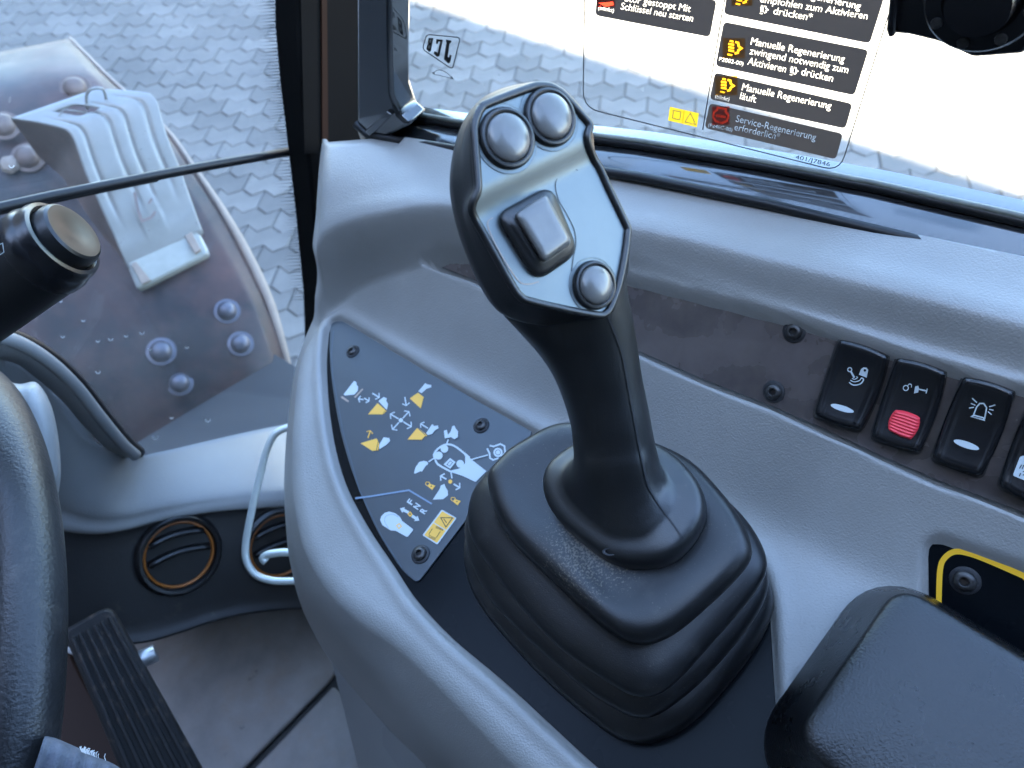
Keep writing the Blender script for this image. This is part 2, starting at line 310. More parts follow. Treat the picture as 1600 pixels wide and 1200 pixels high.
# ================================================================== THE PLACE
# ---- console base plane: a runs to the front of the machine, b towards the side window, h away from the plane
D1 = nrm([-0.68987662, 0.69804955, -0.19182565]); RT = nrm([D1[1], -D1[0], 0]); UPN = np.cross(RT, D1)
TL = math.radians(10); D2 = RT * math.cos(TL) + UPN * math.sin(TL)
PC = Plane(CAM + .43 * ray(960, 950), D1, D2)
def sst(x, a, b): t = np.clip((x - a) / (b - a), 0, 1); return t * t * (3 - 2 * t)
def seg_dist(X, Y, poly, closed=True):
    P = np.array(poly, float); D = np.full(X.shape, 1e9); QX = np.zeros(X.shape); QY = np.zeros(X.shape); k = len(P)
    for i in range(k if closed else k - 1):
        a, b = P[i], P[(i + 1) % k]; d = b - a; t = np.clip(((X - a[0]) * d[0] + (Y - a[1]) * d[1]) / (d.dot(d) + 1e-15), 0, 1)
        px, py = a[0] + t * d[0], a[1] + t * d[1]; dd = np.hypot(X - px, Y - py); w = dd < D
        D = np.where(w, dd, D); QX = np.where(w, px, QX); QY = np.where(w, py, QY)
    return D, QX, QY
def inside(X, Y, poly):
    P = np.array(poly, float); r = np.zeros(X.shape, bool); k = len(P)
    for i in range(k):
        (x1, y1), (x2, y2) = P[i], P[(i + 1) % k]
        if y1 == y2: continue
        c = ((y1 > Y) != (y2 > Y)) & (X < (x2 - x1) * (Y - y1) / (y2 - y1) + x1); r ^= c
    return r
def sdf(X, Y, poly): d = seg_dist(X, Y, poly)[0]; return np.where(inside(X, Y, poly), d, -d)      # positive inside
def pab(L): return [PC.ab(x, y, h) for x, y, h in L]
# outline of the moulding, the lip between inclined face and window ledge
RIM_PAIRS = [((508, 226, .080), (528, 240, .0)), ((498, 300, .076), (520, 312, -.03)), ((488, 385, .058), (512, 398, -.05)), ((477, 470, .022), (500, 480, -.07)), ((467, 560, -.004), (486, 570, -.09)), ((461, 650, -.010), (470, 660, -.10)), ((460, 750, -.012), (459, 756, -.10)), ((474, 850, -.012), (456, 852, -.11)), ((512, 925, -.012), (465, 928, -.13)), ((562, 975, -.012), (488, 985, -.15)), ((618, 1015, -.012), (522, 1040, -.18)), ((690, 1082, -.012), (595, 1125, -.20)), ((772, 1168, -.012), (676, 1208, -.20)), ((850, 1250, -.012), (760, 1295, -.20)), ((940, 1350, -.012), (850, 1400, -.20))]
TOP_ = [np.array([*PC.ab(*p), p[2]]) for p, q in RIM_PAIRS]; BOT_ = [PC.px(*q) for p, q in RIM_PAIRS]
TOP_ = catmull(TOP_ + [np.array([-.36, -.115, -.012])], 6, closed=False); BOT_ = catmull(BOT_ + [PC.at(-.36, -.17, -.2)], 6, closed=False); NT_ = len(TOP_)
OUT = [p[:2] for p in TOP_] + [np.array(q) for q in [(-.36, .245), (-.105, .226), (.08, .217), (.2, .208), (.335, .194)]]
def rim_foot(x, y):                                          # point of the lower edge that belongs to a point of the upper edge
    bd_, bp_ = 1e9, None
    for i in range(NT_ - 1):
        a, b = TOP_[i][:2], TOP_[i + 1][:2]; d = b - a; t = min(1, max(0, ((x - a[0]) * d[0] + (y - a[1]) * d[1]) / d.dot(d))); dd = math.hypot(x - a[0] - t * d[0], y - a[1] - t * d[1])
        if dd < bd_: bd_, bp_ = dd, BOT_[i] * (1 - t) + BOT_[i + 1] * t
    return bd_, bp_
LIP = catmull([(.352, .060), (.338, .085), (.312, .108), (.265, .129), (.212, .148), (.09, .170), (-.006, .177), (-.124, .182), (-.34, .188)], 8, closed=False)
LEDGE = LIP + [np.array((-.34, .4)), np.array((.6, .4)), np.array((.6, .05))]
KF = .86
def Hbase(A, B):
    x = B - .084; face = KF * (.5 * (x + np.sqrt(x * x + .012 ** 2)) - .0002); face = np.minimum(face, .074 + 0 * face)
    t_ = (B - .022) / .115; t_ = -np.log(np.exp(-7 * t_) + math.exp(-7)) / 7; t_ = np.log(1 + np.exp(9 * t_)) / 9; rim = .090 * t_
    s = sdf(A, B, LEDGE); w = sst(s, -.0080, .0085)
    return face * (1 - w) + np.maximum(rim, np.minimum(face, .090)) * w + .0015 * np.exp(-((s - .012) / .01) ** 2)
def surf_h(x, y):                                            # height of the moulding seen at a pixel
    h = 0.
    for _ in range(14): a, b = PC.ab(x, y, h); h = .5 * h + .5 * float(Hbase(np.array([a]), np.array([b]))[0])
    return h
def S(x, y): h = surf_h(x, y); return PC.ab(x, y, h)
pocket_px = [(509, 514), (518, 501), (534, 498), (672, 583), (825, 669), (1160, 860), (1184, 876), (1198, 901), (1207, 939), (1216, 1097), (1230, 1240), (1222, 1330), (1140, 1330), (1000, 1262), (920, 1196), (850, 1130), (775, 1060), (700, 1000), (640, 934), (610, 885), (576, 836), (537, 767), (518, 705), (507, 632), (504, 560)]
POCK = roundp([PC.ab(x, y, 0) for x, y in pocket_px], .05, 5)
strip_px = [(653, 392), (662, 382), (690, 384), (830, 405), (975, 430), (1100, 461), (1253, 499), (1313, 517), (1390, 544), (1493, 573), (1600, 602), (1760, 650), (1760, 880), (1600, 803), (1467, 753), (1367, 710), (1283, 670), (1207, 637), (1100, 595), (985, 545), (830, 480), (735, 437), (665, 410), (655, 402)]
STRIP = [S(x, y) for x, y in strip_px]
yp_px = roundp([(1448, 836), (1640, 904), (1640, 1080), (1450, 985)], 34)
YPOCK = [S(x, y) for x, y in yp_px]
YA, YB = S(1520, 920); YH = surf_h(1520, 920); YG = float(Hbase(np.array([YA]), np.array([YB + .002]))[0] - Hbase(np.array([YA]), np.array([YB - .002]))[0]) / .004
def H(A, B):
    h = Hbase(A, B)
    h = h - .0045 * sst(sdf(A, B, POCK), -.0016, .0014) + .0012 * np.exp(-(sdf(A, B, POCK) / .004 + 1.2) ** 2)
    h = h - .0150 * sst(sdf(A, B, STRIP), -.0012, .0014)
    wy = sst(sdf(A, B, YPOCK), -.0035, .0010); h = h * (1 - wy) + (YH + YG * (B - YB) - .0052) * wy
    d = sdf(A, B, OUT); R = .015; q = np.clip(1 - d / R, 0, 1); wb = sst(B, .16, .19) * (A < .30)   # window side stays square
    return h - (1 - wb) * .012 * (1 - np.sqrt(np.clip(1 - .88 * q * q, 0, 1)))
ST = .0016
ga = np.arange(-.362, .44, ST); gb = np.arange(-.205, .25, ST)
A, B = np.meshgrid(ga, gb, indexing='ij'); sd = sdf(A, B, OUT); ins = sd > 0
cell = ins[:-1, :-1] | ins[1:, :-1] | ins[:-1, 1:] | ins[1:, 1:]
use = np.zeros(A.shape, bool); use[:-1, :-1] |= cell; use[1:, :-1] |= cell; use[:-1, 1:] |= cell; use[1:, 1:] |= cell
_, QX, QY = seg_dist(A, B, OUT); A2 = np.where(use & ~ins, QX, A); B2 = np.where(use & ~ins, QY, B)
HH = H(A2, B2); idx = -np.ones(A.shape, int); idx[use] = np.arange(use.sum())
V3 = PC.p + A2[use][:, None] * PC.u + B2[use][:, None] * PC.v + HH[use][:, None] * PC.n
ci, cj = np.nonzero(cell)
quads = np.stack([idx[ci, cj], idx[ci + 1, cj], idx[ci + 1, cj + 1], idx[ci, cj + 1]], 1)
flip = np.cross(PC.u, PC.v).dot(PC.n) < 0
if flip: quads = quads[:, ::-1]
# skirt: boundary edges drop below
from collections import Counter
E1 = np.concatenate([quads[:, [0, 1]], quads[:, [1, 2]], quads[:, [2, 3]], quads[:, [3, 0]]]); key = np.sort(E1, 1)
uq, inv, cnt = np.unique(key, axis=0, return_inverse=True, return_counts=True); be = E1[cnt[inv.ravel()] == 1]
bv = np.unique(be); remap = {int(v): i for i, v in enumerate(bv)}; n0 = len(V3)
cen = PC.at(.05, .03)
def lower(p, d, k):
    q = p - PC.n * d; out = q - cen; out -= PC.n * out.dot(PC.n); return q - out * k
nb = len(bv); rows_ = []
AB_ = {int(v): None for v in bv}; ua, ub = A2[use], B2[use]
foot_pts = []
for v in bv:
    dd, fp = rim_foot(ua[v], ub[v]); foot_pts.append(fp if dd < .004 else V3[v] - PC.n * .08)
foot_pts = np.array(foot_pts); top_pts = V3[bv]
for t in (.12, .3, .55, .8, 1.0):
    e_ = (foot_pts - top_pts); outw = e_ - np.outer(e_.dot(PC.n), PC.n); dn = np.outer(e_.dot(PC.n), PC.n)
    rows_.append(top_pts + outw * (t ** .8) + dn * (t ** 1.12))
VV = np.concatenate([V3] + rows_); FF = quads.tolist()
for a, b in be:
    i, j = remap[int(a)], remap[int(b)]; pa_, pb_ = int(a), int(b)
    for r in range(len(rows_)):
        qa_, qb_ = n0 + r * nb + i, n0 + r * nb + j; FF.append([pb_, pa_, qa_, qb_]); pa_, pb_ = qa_, qb_
console = thing('side_console', 'grey moulded side console under the window carrying the joystick and switches', 'console', PC.at(0, 0, -.06))
shell = mk('console_shell', VV, FF, 'grey', console, smooth=True)

# ---- parts on the console
PB = Plane(PC.at(0, 0, -.0030), D1, D2)
def px2pl(L, pl, h=0.): return [pl.px(x, y, h) for x, y in L]
def inset(L, d):
    c = np.mean(np.array(L), axis=0); out = []; k = len(L)
    for i in range(k):
        t = nrm(np.array(L[(i + 1) % k]) - np.array(L[i - 1])); nn = np.array([-t[1], t[0]])
        p = np.array(L[i], float); q = p + nn * d; out.append(q if np.linalg.norm(q - c) < np.linalg.norm(p - c) else p - nn * d)
    return out
bp = inset(POCK, .0016)
mp = prism('mounting_panel', [PB.at(a, b, .0002) for a, b in bp], -PC.n * .0012, 'panel', console, bevel=.0003)
PP = Plane(PC.at(0, 0, -.0014), D1, D2)
plate_px = roundp([(514, 500), (524, 494), (829, 668), (836, 684), (655, 911), (638, 907), (588, 832), (553, 752), (529, 672), (516, 590), (513, 540)], [10, 14, 0, 18, 10, 8, 30, 40, 40, 30, 20], 5)
plate_px = roundp([(517, 503), (536, 500), (836, 672), (652, 912), (628, 892), (590, 833), (554, 752), (530, 672), (517, 590), (514, 540)], [8, 10, 14, 9, 14, 30, 40, 40, 30, 20], 5)
plate = prism('diagram_plate', PP.pts(plate_px), -PC.n * .0014, 'plate', console, bevel=.0004)
pen('edge_line', PP, [(521, 517), (518, 552), (520, 586), (536, 675), (562, 767), (597, 839), (628, 887)], 1.6, 'edge_line', plate)
def I(x, y): return (520 + x / 3.528, 560 + y / 3.528)
def J(x, y): return (520 + x / 8.572, 580 + y / 8.572)     # detail crops of the photograph
def K(x, y): return (630 + x / 8, 650 + y / 8)
def Lc(x, y): return (580 + x / 8.57, 740 + y / 8.57)
def sym(Lp, m='white_print', f=J): return decal('symbol', PP, [f(*p) for p in Lp], m, plate)
def symb(p, q, w, hl, m='white_print', f=J): return decal('arrow', PP, [tuple(t) for t in barb(np.array(f(*p)), np.array(f(*q)), w, hl)], m, plate)
# loader bucket pictograms
sym([(145, 310), (245, 180), (285, 130), (315, 145), (318, 180), (338, 205), (335, 260), (290, 312), (160, 325)])
sym([(285, 345), (392, 232), (410, 242), (300, 360)], 'tan'); sym([(108, 340), (130, 335), (215, 395), (210, 418), (185, 405), (115, 360)], 'tan')
symb((410, 380), (335, 370), 1.0, 4.6); symb((420, 360), (490, 405), 1.0, 4.6)
symb((530, 295), (628, 355), 1.0, 5.5); sym([(470, 578), (600, 428), (705, 520), (665, 578)], 'orange'); sym([(708, 525), (725, 525), (685, 568), (672, 578)], 'orange')
sym([(610, 400), (680, 345), (722, 362), (715, 395), (740, 440), (725, 515), (712, 508)])
symb((965, 345), (985, 468), 1.0, 5.5); sym([(1030, 365), (1140, 288), (1218, 345), (1178, 500)], 'orange'); sym([(1145, 270), (1240, 158), (1262, 175), (1318, 185), (1320, 215), (1260, 235), (1190, 295)])
for q in [(765, 570), (1025, 535), (795, 785), (1058, 748)]: symb((912 + (q[0] - 912) * .22, 657 + (q[1] - 657) * .22), q, 1.0, 6.0)
decal('symbol', PP, disc(*J(912, 657), 3.4), 'white_print', plate)
symb((470, 895), (505, 790), .9, 4.8, 'orange'); sym([(370, 965), (585, 900), (605, 930), (580, 1062), (530, 1068)], 'orange'); sym([(612, 935), (622, 985), (608, 1060), (590, 1062)], 'orange')
sym([(622, 1045), (625, 980), (680, 885), (755, 895), (768, 935), (720, 985)])
sym([(1000, 915), (1130, 760), (1240, 862), (1190, 918)], 'orange'); sym([(1150, 762), (1258, 855), (1248, 880), (1240, 850)], 'orange'); symb((1275, 765), (1170, 700), 1.0, 5.2)
sym([(1250, 830), (1330, 708), (1360, 735), (1410, 725), (1415, 765), (1370, 790), (1330, 840), (1275, 855)])
# handle pictogram with its buttons
pen('symbol', PP, [K(*p) for p in catmull([(400, 540), (385, 480), (440, 405), (540, 355), (640, 375), (750, 455), (830, 520)], 4, False)], 3.0, 'white_print', plate)
pen('symbol', PP, [K(*p) for p in catmull([(400, 545), (430, 600), (510, 650), (590, 692)], 4, False)], 3.0, 'white_print', plate)
sym([(585, 700), (600, 680), (690, 660), (745, 630), (775, 585), (775, 500), (745, 460), (800, 485), (850, 540), (1040, 690), (905, 825), (745, 750), (640, 715)], f=K)
decal('symbol', PP, disc(*K(515, 410), 6), 'white_print', plate); decal('symbol', PP, disc(*K(443, 495), 6.3), 'white_print', plate); decal('symbol', PP, disc(*K(712, 597), 6), 'white_print', plate)
sym([(505, 605), (585, 525), (655, 575), (590, 660)], f=K); pen('symbol', PP, [K(*p) for p in [(545, 605), (590, 560), (618, 580), (580, 625)]], 1, 'plate', plate, closed=True)
for p, q in [((545, 345), (565, 292)), ((390, 525), (318, 572)), ((850, 545), (1060, 487)), ((595, 690), (610, 780))]: pen('symbol', PP, [K(*p), K(*q)], 2, 'white_print', plate)
sym([(508, 185), (545, 170), (560, 235), (590, 200), (615, 125), (640, 120), (660, 160), (685, 190), (685, 265), (640, 290), (600, 265), (520, 280)], f=K); decal('symbol', PP, disc(*K(645, 235), 1.6), 'plate', plate)   # hare
sym([(135, 715), (155, 640), (200, 575), (260, 560), (300, 570), (312, 600), (280, 625), (235, 695), (215, 690), (150, 720)], f=K)   # tortoise
pen('symbol', PP, [K(*p) for p in [(1050, 405), (1080, 470), (1085, 525), (1125, 550), (1190, 525)]], 2.6, 'white_print', plate)
pen('symbol', PP, [K(*p) for p in [(1080, 370), (1130, 380), (1215, 350), (1265, 375), (1275, 460), (1225, 510)]], 2.6, 'white_print', plate)
decal('symbol', PP, disc(*K(1185, 455), 7.2), 'white_print', plate); pen('symbol', PP, disc(*K(1185, 455), 4, 14), .9, 'plate', plate, closed=True)
symb((540, 790), (460, 745), 1.2, 6, f=K); symb((630, 850), (715, 900), 1.2, 6, f=K); decal('symbol', PP, disc(*K(588, 820), 3.2), 'orange', plate)
sym([(370, 1045), (455, 915), (470, 870), (515, 848), (530, 890), (555, 930), (560, 990), (500, 1040)], f=K)
for (ox, oy) in ((0, 0), (318, 192)):
    sym([(300 + ox, 875 + oy), (325 + ox, 845 + oy), (402 + ox, 870 + oy), (362 + ox, 925 + oy)], 'orange', K)
    pen('symbol', PP, [K(x + ox, y + oy) for x, y in [(300, 872), (278, 850), (290, 825), (325, 828), (335, 848)]], 1.2, 'orange', plate); decal('symbol', PP, disc(*K(352 + ox, 878 + oy), 1.1), 'ink', plate)
pen('symbol', PP, [Lc(-215, 330), Lc(0, 303), Lc(505, 222), Lc(812, 405)], 2.6, 'grey_print', plate)
for ch, p0, p1 in (('F', (538, 424), (576, 374)), ('N', (622, 486), (664, 430)), ('R', (712, 546), (752, 492))): lettering(ch, PP, Lc(*p0), Lc(*p1), (-7.4, -4.9), 'white_print', plate, bold=.03)
sym(disc(0, 0, 1, 4), 'plate', lambda x, y: Lc(290 + x, 640 + y)) if False else None
sym([(120, 620), (135, 570), (180, 525), (240, 508), (320, 530), (385, 580), (415, 635), (555, 740), (560, 760), (490, 845), (465, 842), (330, 765), (260, 760), (150, 690)], f=Lc)
pen('symbol', PP, [Lc(*p) for p in catmull([(230, 730), (180, 640), (200, 570), (290, 545), (360, 580)], 5, False)], .7, 'grey_print', plate)
pen('symbol', PP, [Lc(*p) for p in [(340, 695), (375, 670), (405, 705), (370, 735)]], 1.6, 'orange', plate, closed=True)
decal('arrow', PP, arrow_poly(Lc(500, 520), Lc(385, 465), 2.2, 5, 6.5), 'white_print', plate); decal('arrow', PP, arrow_poly(Lc(545, 565), Lc(645, 630), 2.2, 5, 6.5), 'white_print', plate)
pen('symbol', PP, [Lc(*p) for p in [(495, 540), (520, 515), (545, 545), (520, 570)]], 1.8, 'orange', plate, closed=True)
lab = [Lc(685, 825), Lc(945, 480), Lc(1145, 595), Lc(885, 952)]
decal('warning_label', PP, roundp([np.array(p) for p in lab], 2), 'white_print', plate); decal('warning_label', PP, inset(roundp([np.array(p) for p in lab], 2), 2.0), 'orange', plate)
pen('symbol', PP, [Lc(825, 650), Lc(1000, 760)], 1.2, 'white_print', plate); pen('symbol', PP, [Lc(930, 590), Lc(1090, 592), Lc(1000, 715)], 1.3, 'ink', plate, closed=True); pen('symbol', PP, [Lc(970, 605), Lc(1010, 660)], 1.2, 'ink', plate)
for o_ in (0, 1, 2): pen('symbol', PP, [Lc(870 - o_ * 5, 705 + o_ * 9), Lc(965 - o_ * 2, 745 + o_ * 9)], .6, 'ink', plate)
for o_ in (0, 1, 2): pen('symbol', PP, [Lc(765 + o_ * 4, 850 - o_ * 14), Lc(860 + o_ * 2, 890 - o_ * 12)], .6, 'ink', plate)
pen('symbol', PP, [Lc(820, 735), Lc(770, 815)], .9, 'ink', plate); pen('symbol', PP, [Lc(925, 775), Lc(870, 860)], .9, 'ink', plate)
lettering('332/G3048', PP, K(1340, 375), K(1455, 240), (-2.4, -2.6), 'grey_print', plate, bold=.0) if False else None

# button-head socket screws
def screw_prof(rad): return [(rad * 1.02, 0), (rad, rad * .25), (rad * .85, rad * .5), (rad * .62, rad * .62), (rad * .46, rad * .64), (rad * .42, rad * .60), (rad * .40, rad * .15)]
def screw(p, n, rad, parent):
    s = lathe('screw', p, n, screw_prof(rad), 'screw', parent, n=24); h = lathe('socket', np.array(p) + n * rad * .12, n, [(rad * .43, 0), (rad * .43, .0002), (rad * .05, .0003)], 'hex', s, n=6, smooth=False)
    w = lathe('washer', p, n, [(rad * 1.35, 0), (rad * 1.33, .0004), (rad * 1.2, .0008), (rad * .6, .0008)], 'dark_line', s, n=28); return s
for x, y in ((551, 549), (752, 665), (657, 866)): screw(PP.px(x, y, .0002), PC.n, .0043 if y < 700 else .0047, plate)

# ---- switch strip
NS = nrm(PC.n - KF * PC.v); ES = nrm(PC.v + KF * PC.n)
PS = Plane(PC.at(0, .084, 0) - NS * .0068, D1, ES)
sp = inset(STRIP, .0012)
fas_px = strip_px
fas = prism('switch_strip', PS.pts([tuple(p) for p in inset(fas_px, 1.5)]), -NS * .0015, 'fascia', console, bevel=.0003)
for x, y in ((1241, 518), (1209, 612)): screw(PS.px(x, y, .0002), NS, .0045, fas)
def rocker(corners, lab):
    """TL TR BR BL in the photograph; returns the part and a plane-like sampler on its curved top"""
    P = [PS.px(x, y, .0075) for x, y in corners]
    n = 22; mm = 14; V = []; Fc = []
    def top(u, v):
        p = (P[0] * (1 - u) + P[1] * u) * (1 - v) + (P[3] * (1 - u) + P[2] * u) * v
        bow = .0013 * (1 - (2 * v - 1) ** 2); side = nrm(P[1] - P[0])
        p = p + side * bow * (2 * u - 1) * 1.0 + nrm(P[3] - P[0]) * .0012 * (1 - (2 * u - 1) ** 2) * (2 * v - 1)
        hz = -.0020 + .0052 * (2 * v - .85) ** 2 * (1 if v < .45 else .55)
        eu = min(u, 1 - u) * np.linalg.norm(P[1] - P[0]); ev = min(v, 1 - v) * np.linalg.norm(P[3] - P[0])
        rr = .0022; e = max(0, 1 - eu / rr); e2 = max(0, 1 - ev / .0025)
        groove = .0
        q = -.0016 * (e * e + e2 * e2) - (.00035 * math.exp(-((eu - .0030) / .0005) ** 2))
        return p + NS * (hz + q)
    us = np.concatenate([[0, .02, .045, .08, .11, .14, .17], np.linspace(.22, .78, 9), [.83, .86, .89, .92, .955, .98, 1]]); vs = np.concatenate([[0, .015, .035, .06], np.linspace(.1, .9, 19), [.94, .965, .985, 1]])
    for v in vs:
        for u in us: V.append(top(u, v))
    nu, nv = len(us), len(vs)
    for j in range(nv - 1):
        for i in range(nu - 1): Fc.append([j * nu + i, j * nu + i + 1, (j + 1) * nu + i + 1, (j + 1) * nu + i])
    ring = [i for i in range(nu)] + [j * nu + nu - 1 for j in range(1, nv)] + [(nv - 1) * nu + i for i in range(nu - 2, -1, -1)] + [j * nu for j in range(nv - 2, 0, -1)]
    b0 = len(V); V += [V[i] - NS * .008 for i in ring]; k = len(ring)
    Fc += [[ring[i], ring[(i + 1) % k], b0 + (i + 1) % k, b0 + i] for i in range(k)]
    o = fixn(mk('rocker_switch', V, Fc, 'switch', console, smooth='auto', ang=50)); o['label'] = lab
    bq = [np.array(c, float) for c in corners]; cc = sum(bq) / 4
    fr = prism('bezel', [PS.px(*(cc + (q - cc) * 1.10), .0012) for q in roundp(bq, 12)], -NS * .0010, 'slot', o, bevel=.0002)
    bv = BVHTree.FromPolygons([list(map(float, v)) for v in V], Fc)
    return o, bv
def on_surf(bv, x, y, lift=.0002):
    r = ray(x, y); q = bv.ray_cast(Vector(CAM), Vector(r)); return np.array(q[0]) - r * lift if q[0] is not None else None
def surf_decal(name, bv, V2, Fc, m, parent, lift=.0002):
    P = [on_surf(bv, x, y, lift) for x, y in V2]
    if any(p is None for p in P): return None
    return mk(name, P, Fc, m, parent, smooth=False)
def sfan(L): c = tuple(np.mean(np.array(L), axis=0)); return [c] + list(L), [[0, i + 1, (i + 1) % len(L) + 1] for i in range(len(L))]
def sd_poly(bv, L, m, parent, name='symbol', lift=.0002): V, Fc = sfan(L); return surf_decal(name, bv, V, Fc, m, parent, lift)
def sd_pen(bv, L, w, m, parent, closed=False, lift=.0002): V, Fc = stroke2(L, w, closed); return surf_decal('symbol', bv, [tuple(v) for v in V], Fc, m, parent, lift)
SP = 1
r1, b1 = rocker([(1311, 532), (1386, 558), (1345, 672), (1273, 648)], 'black rocker switch with a white joystick and padlock symbol')
r2, b2 = rocker([(1401, 561), (1477, 583), (1437, 706), (1362, 682)], 'black rocker switch with a ribbed red latch')
r3, b3 = rocker([(1505, 591), (1584, 614), (1534, 743), (1457, 715)], 'black rocker switch with a white beacon symbol')
r4, b4 = rocker([(1606, 640), (1700, 668), (1645, 800), (1562, 757)], 'rocker switch with a pale printed tile at the right edge')
Q = lambda x, y: (1300 + x / 7.5, 540 + y / 7.5)
sd_poly(b1, [Q(x, y) for x, y in [(315, 340), (340, 275), (370, 255), (405, 258), (425, 285), (405, 375)]], 'white_print', r1); sd_poly(b1, disc(*Q(385, 290), 2.0, 10), 'switch', r1, lift=.0004)
sd_pen(b1, disc(*Q(208, 282), 3.2, 14), 1.6, 'white_print', r1, True); sd_pen(b1, [Q(222, 305), Q(262, 375)], 3, 'white_print', r1)
sd_pen(b1, [Q(*p) for p in catmull([(235, 385), (265, 395), (300, 375), (285, 365)], 4, False)], 1.3, 'white_print', r1)
sd_pen(b1, [Q(*p) for p in catmull([(215, 405), (260, 425), (320, 410), (345, 375)], 4, False)], 1.5, 'white_print', r1)
sd_pen(b1, [Q(*p) for p in catmull([(200, 430), (250, 462), (330, 450), (370, 400), (345, 378)], 4, False)], 1.8, 'white_print', r1)
sd_poly(b1, disc(1316, 638, 19, 22, 4.6, .30), 'white_print', r1, 'indicator_window')
sd_pen(b2, disc(*Q(865, 497), 4, 14), 1.5, 'white_print', r2, True); sd_pen(b2, [Q(*p) for p in catmull([(885, 475), (905, 450), (930, 458), (930, 490)], 4, False)], 1.3, 'white_print', r2)
sd_poly(b2, [Q(x, y) for x, y in [(960, 560), (975, 480), (1010, 470), (1020, 500), (1010, 550)]], 'white_print', r2); sd_pen(b2, [Q(1020, 512), Q(1105, 530)], 2.2, 'white_print', r2); sd_pen(b2, [Q(1118, 505), Q(1102, 560)], 1.7, 'white_print', r2)
# ribbed red latch: built as a raised cushion
lq = [np.array(Q(*p)) for p in [(745, 752), (1030, 838), (925, 1100), (660, 985)]]
def latch():
    P = [on_surf(b2, q[0], q[1], 0) for q in lq]; V = []; Fc = []; nu, nv = 12, 44
    for j in range(nv + 1):
        v = j / nv
        for i in range(nu + 1):
            u = i / nu; p = (P[0] * (1 - u) + P[1] * u) * (1 - v) + (P[3] * (1 - u) + P[2] * u) * v
            p = p + nrm(P[1] - P[0]) * .0012 * (1 - (2 * v - 1) ** 2) * (2 * u - 1) + nrm(P[3] - P[0]) * .0008 * (1 - (2 * u - 1) ** 2) * (2 * v - 1)
            e = min(1, min(u, 1 - u) * 9, min(v, 1 - v) * 10); rib = .00045 * (.5 + .5 * math.cos(2 * math.pi * (v - .12) * 8.0)) if .12 < v < .9 and .06 < u < .94 else .0003
            V.append(p + NS * (.0022 * math.sqrt(e) + rib - .0004))
    for j in range(nv):
        for i in range(nu): a = j * (nu + 1) + i; Fc.append([a, a + 1, a + nu + 2, a + nu + 1])
    return fixn(mk('latch', V, Fc, 'red', r2, smooth=True))
latch()
T = lambda x, y: (1440 + x / 5, 560 + y / 5)
V_, F_ = stroke2([T(405, 445), T(430, 380), T(455, 352), T(485, 352), T(508, 385), T(492, 475)], 2.2); surf_decal('symbol', b3, [tuple(v) for v in V_], F_, 'white_print', r3)
sd_poly(b3, [T(x, y) for x, y in [(380, 455), (408, 438), (488, 460), (497, 490)]], 'white_print', r3); sd_pen(b3, [T(405, 452), T(480, 470)], .9, 'switch', r3, lift=.0004)
for p, q in [((395, 312), (432, 345)), ((385, 352), (420, 366)), ((370, 388), (410, 382)), ((575, 364), (528, 378)), ((562, 405), (528, 398)), ((548, 440), (518, 415))]: sd_pen(b3, [T(*p), T(*q)], 1.8, 'white_print', r3)
sd_poly(b3, disc(1510, 695, 21, 22, 5.2, .32), 'white_print', r3, 'indicator_window')
sd_poly(b4, roundp([np.array(T(*p)) for p in [(770, 765), (860, 750), (820, 960), (712, 915)]], 3, 4), 'white_print', r4, lift=.0002)
for p, q in [((782, 830), (765, 860)), ((800, 832), (785, 865)), ((775, 895), (762, 922)), ((800, 880), (792, 888)), ((800, 905), (792, 915))]: sd_pen(b4, [T(*p), T(*q)], 1.6, 'ink', r4, lift=.0004)

# ---- panel with the yellow line
def PY_(): a, b = S(1510, 910); return a, b
_ya, _yb = S(1520, 920); _yh = surf_h(1520, 920); e = .002
_g = float(Hbase(np.array([_ya]), np.array([_yb + e]))[0] - Hbase(np.array([_ya]), np.array([_yb - e]))[0]) / (2 * e)
NY = nrm(PC.n - _g * PC.v); PY = Plane(PC.at(_ya, _yb, _yh) - NY * .0034, D1, nrm(PC.v + _g * PC.n))
yl = prism('control_panel', PY.pts([tuple(p) for p in inset(yp_px, 2.0)]), -NY * .0012, 'panel', console, bevel=.0003); yl['label'] = 'black inset panel edged with a yellow line'
pen('yellow_line', PY, [(1640, 945)] + [tuple(p) for p in catmull([(1600, 900), (1545, 876), (1515, 865), (1492, 862), (1476, 872), (1469, 890), (1467, 935)], 5, False)] + [(1467, 1000)], 9, 'yellow', yl)
screw(PY.px(1508, 907, .0002), NY, .0050, yl)

# ---- pedestal below the console
ped_top = [PC.at(*PC.ab(x, y, -.07), -.07) for x, y in [(512, 1012), (560, 1075), (640, 1170), (760, 1300)]]
PD = Plane(ped_top[0], D1, UP)
def pedv(x, y, dn): return PC.px(x, y, -.085) + np.array([0, 0, -dn])
foot = [PC.px(x, y, -.185) for x, y in [(512, 1008), (575, 1075), (690, 1200), (860, 1400)]]
a0 = foot[0]
ring0 = [foot[0] + RGT * .16 + FWD * .02] + [foot[0] + RGT * .02 + FWD * .004] + foot + [foot[-1] + RGT * .3]
ring0 = [np.array(p) for p in ring0]
ringm = [p - RGT * (.012 if 0 < i < 6 else 0) - UP * .10 for i, p in enumerate(ring0)]
ringb = [p - RGT * (.035 if 0 < i < 6 else 0) - UP * .55 for i, p in enumerate(ring0)]
FLOOR_Z = 1.245
ringb = [np.array([p[0], p[1], FLOOR_Z - .02]) for p in ringb]
for i_, q_ in enumerate([(600, 1360), (650, 1430), (730, 1540), (880, 1720)]): ringb[2 + i_] = hit(*q_, [0, 0, FLOOR_Z - .02], UP)
ringb[1] = ringb[2] + RGT * .03; ringm = [a * .72 + b * .28 for a, b in zip(ring0, ringb)]
o = loftm('pedestal', [ring0, ringm, ringb], 'grey2', console, cap=(True, True), smooth='auto')
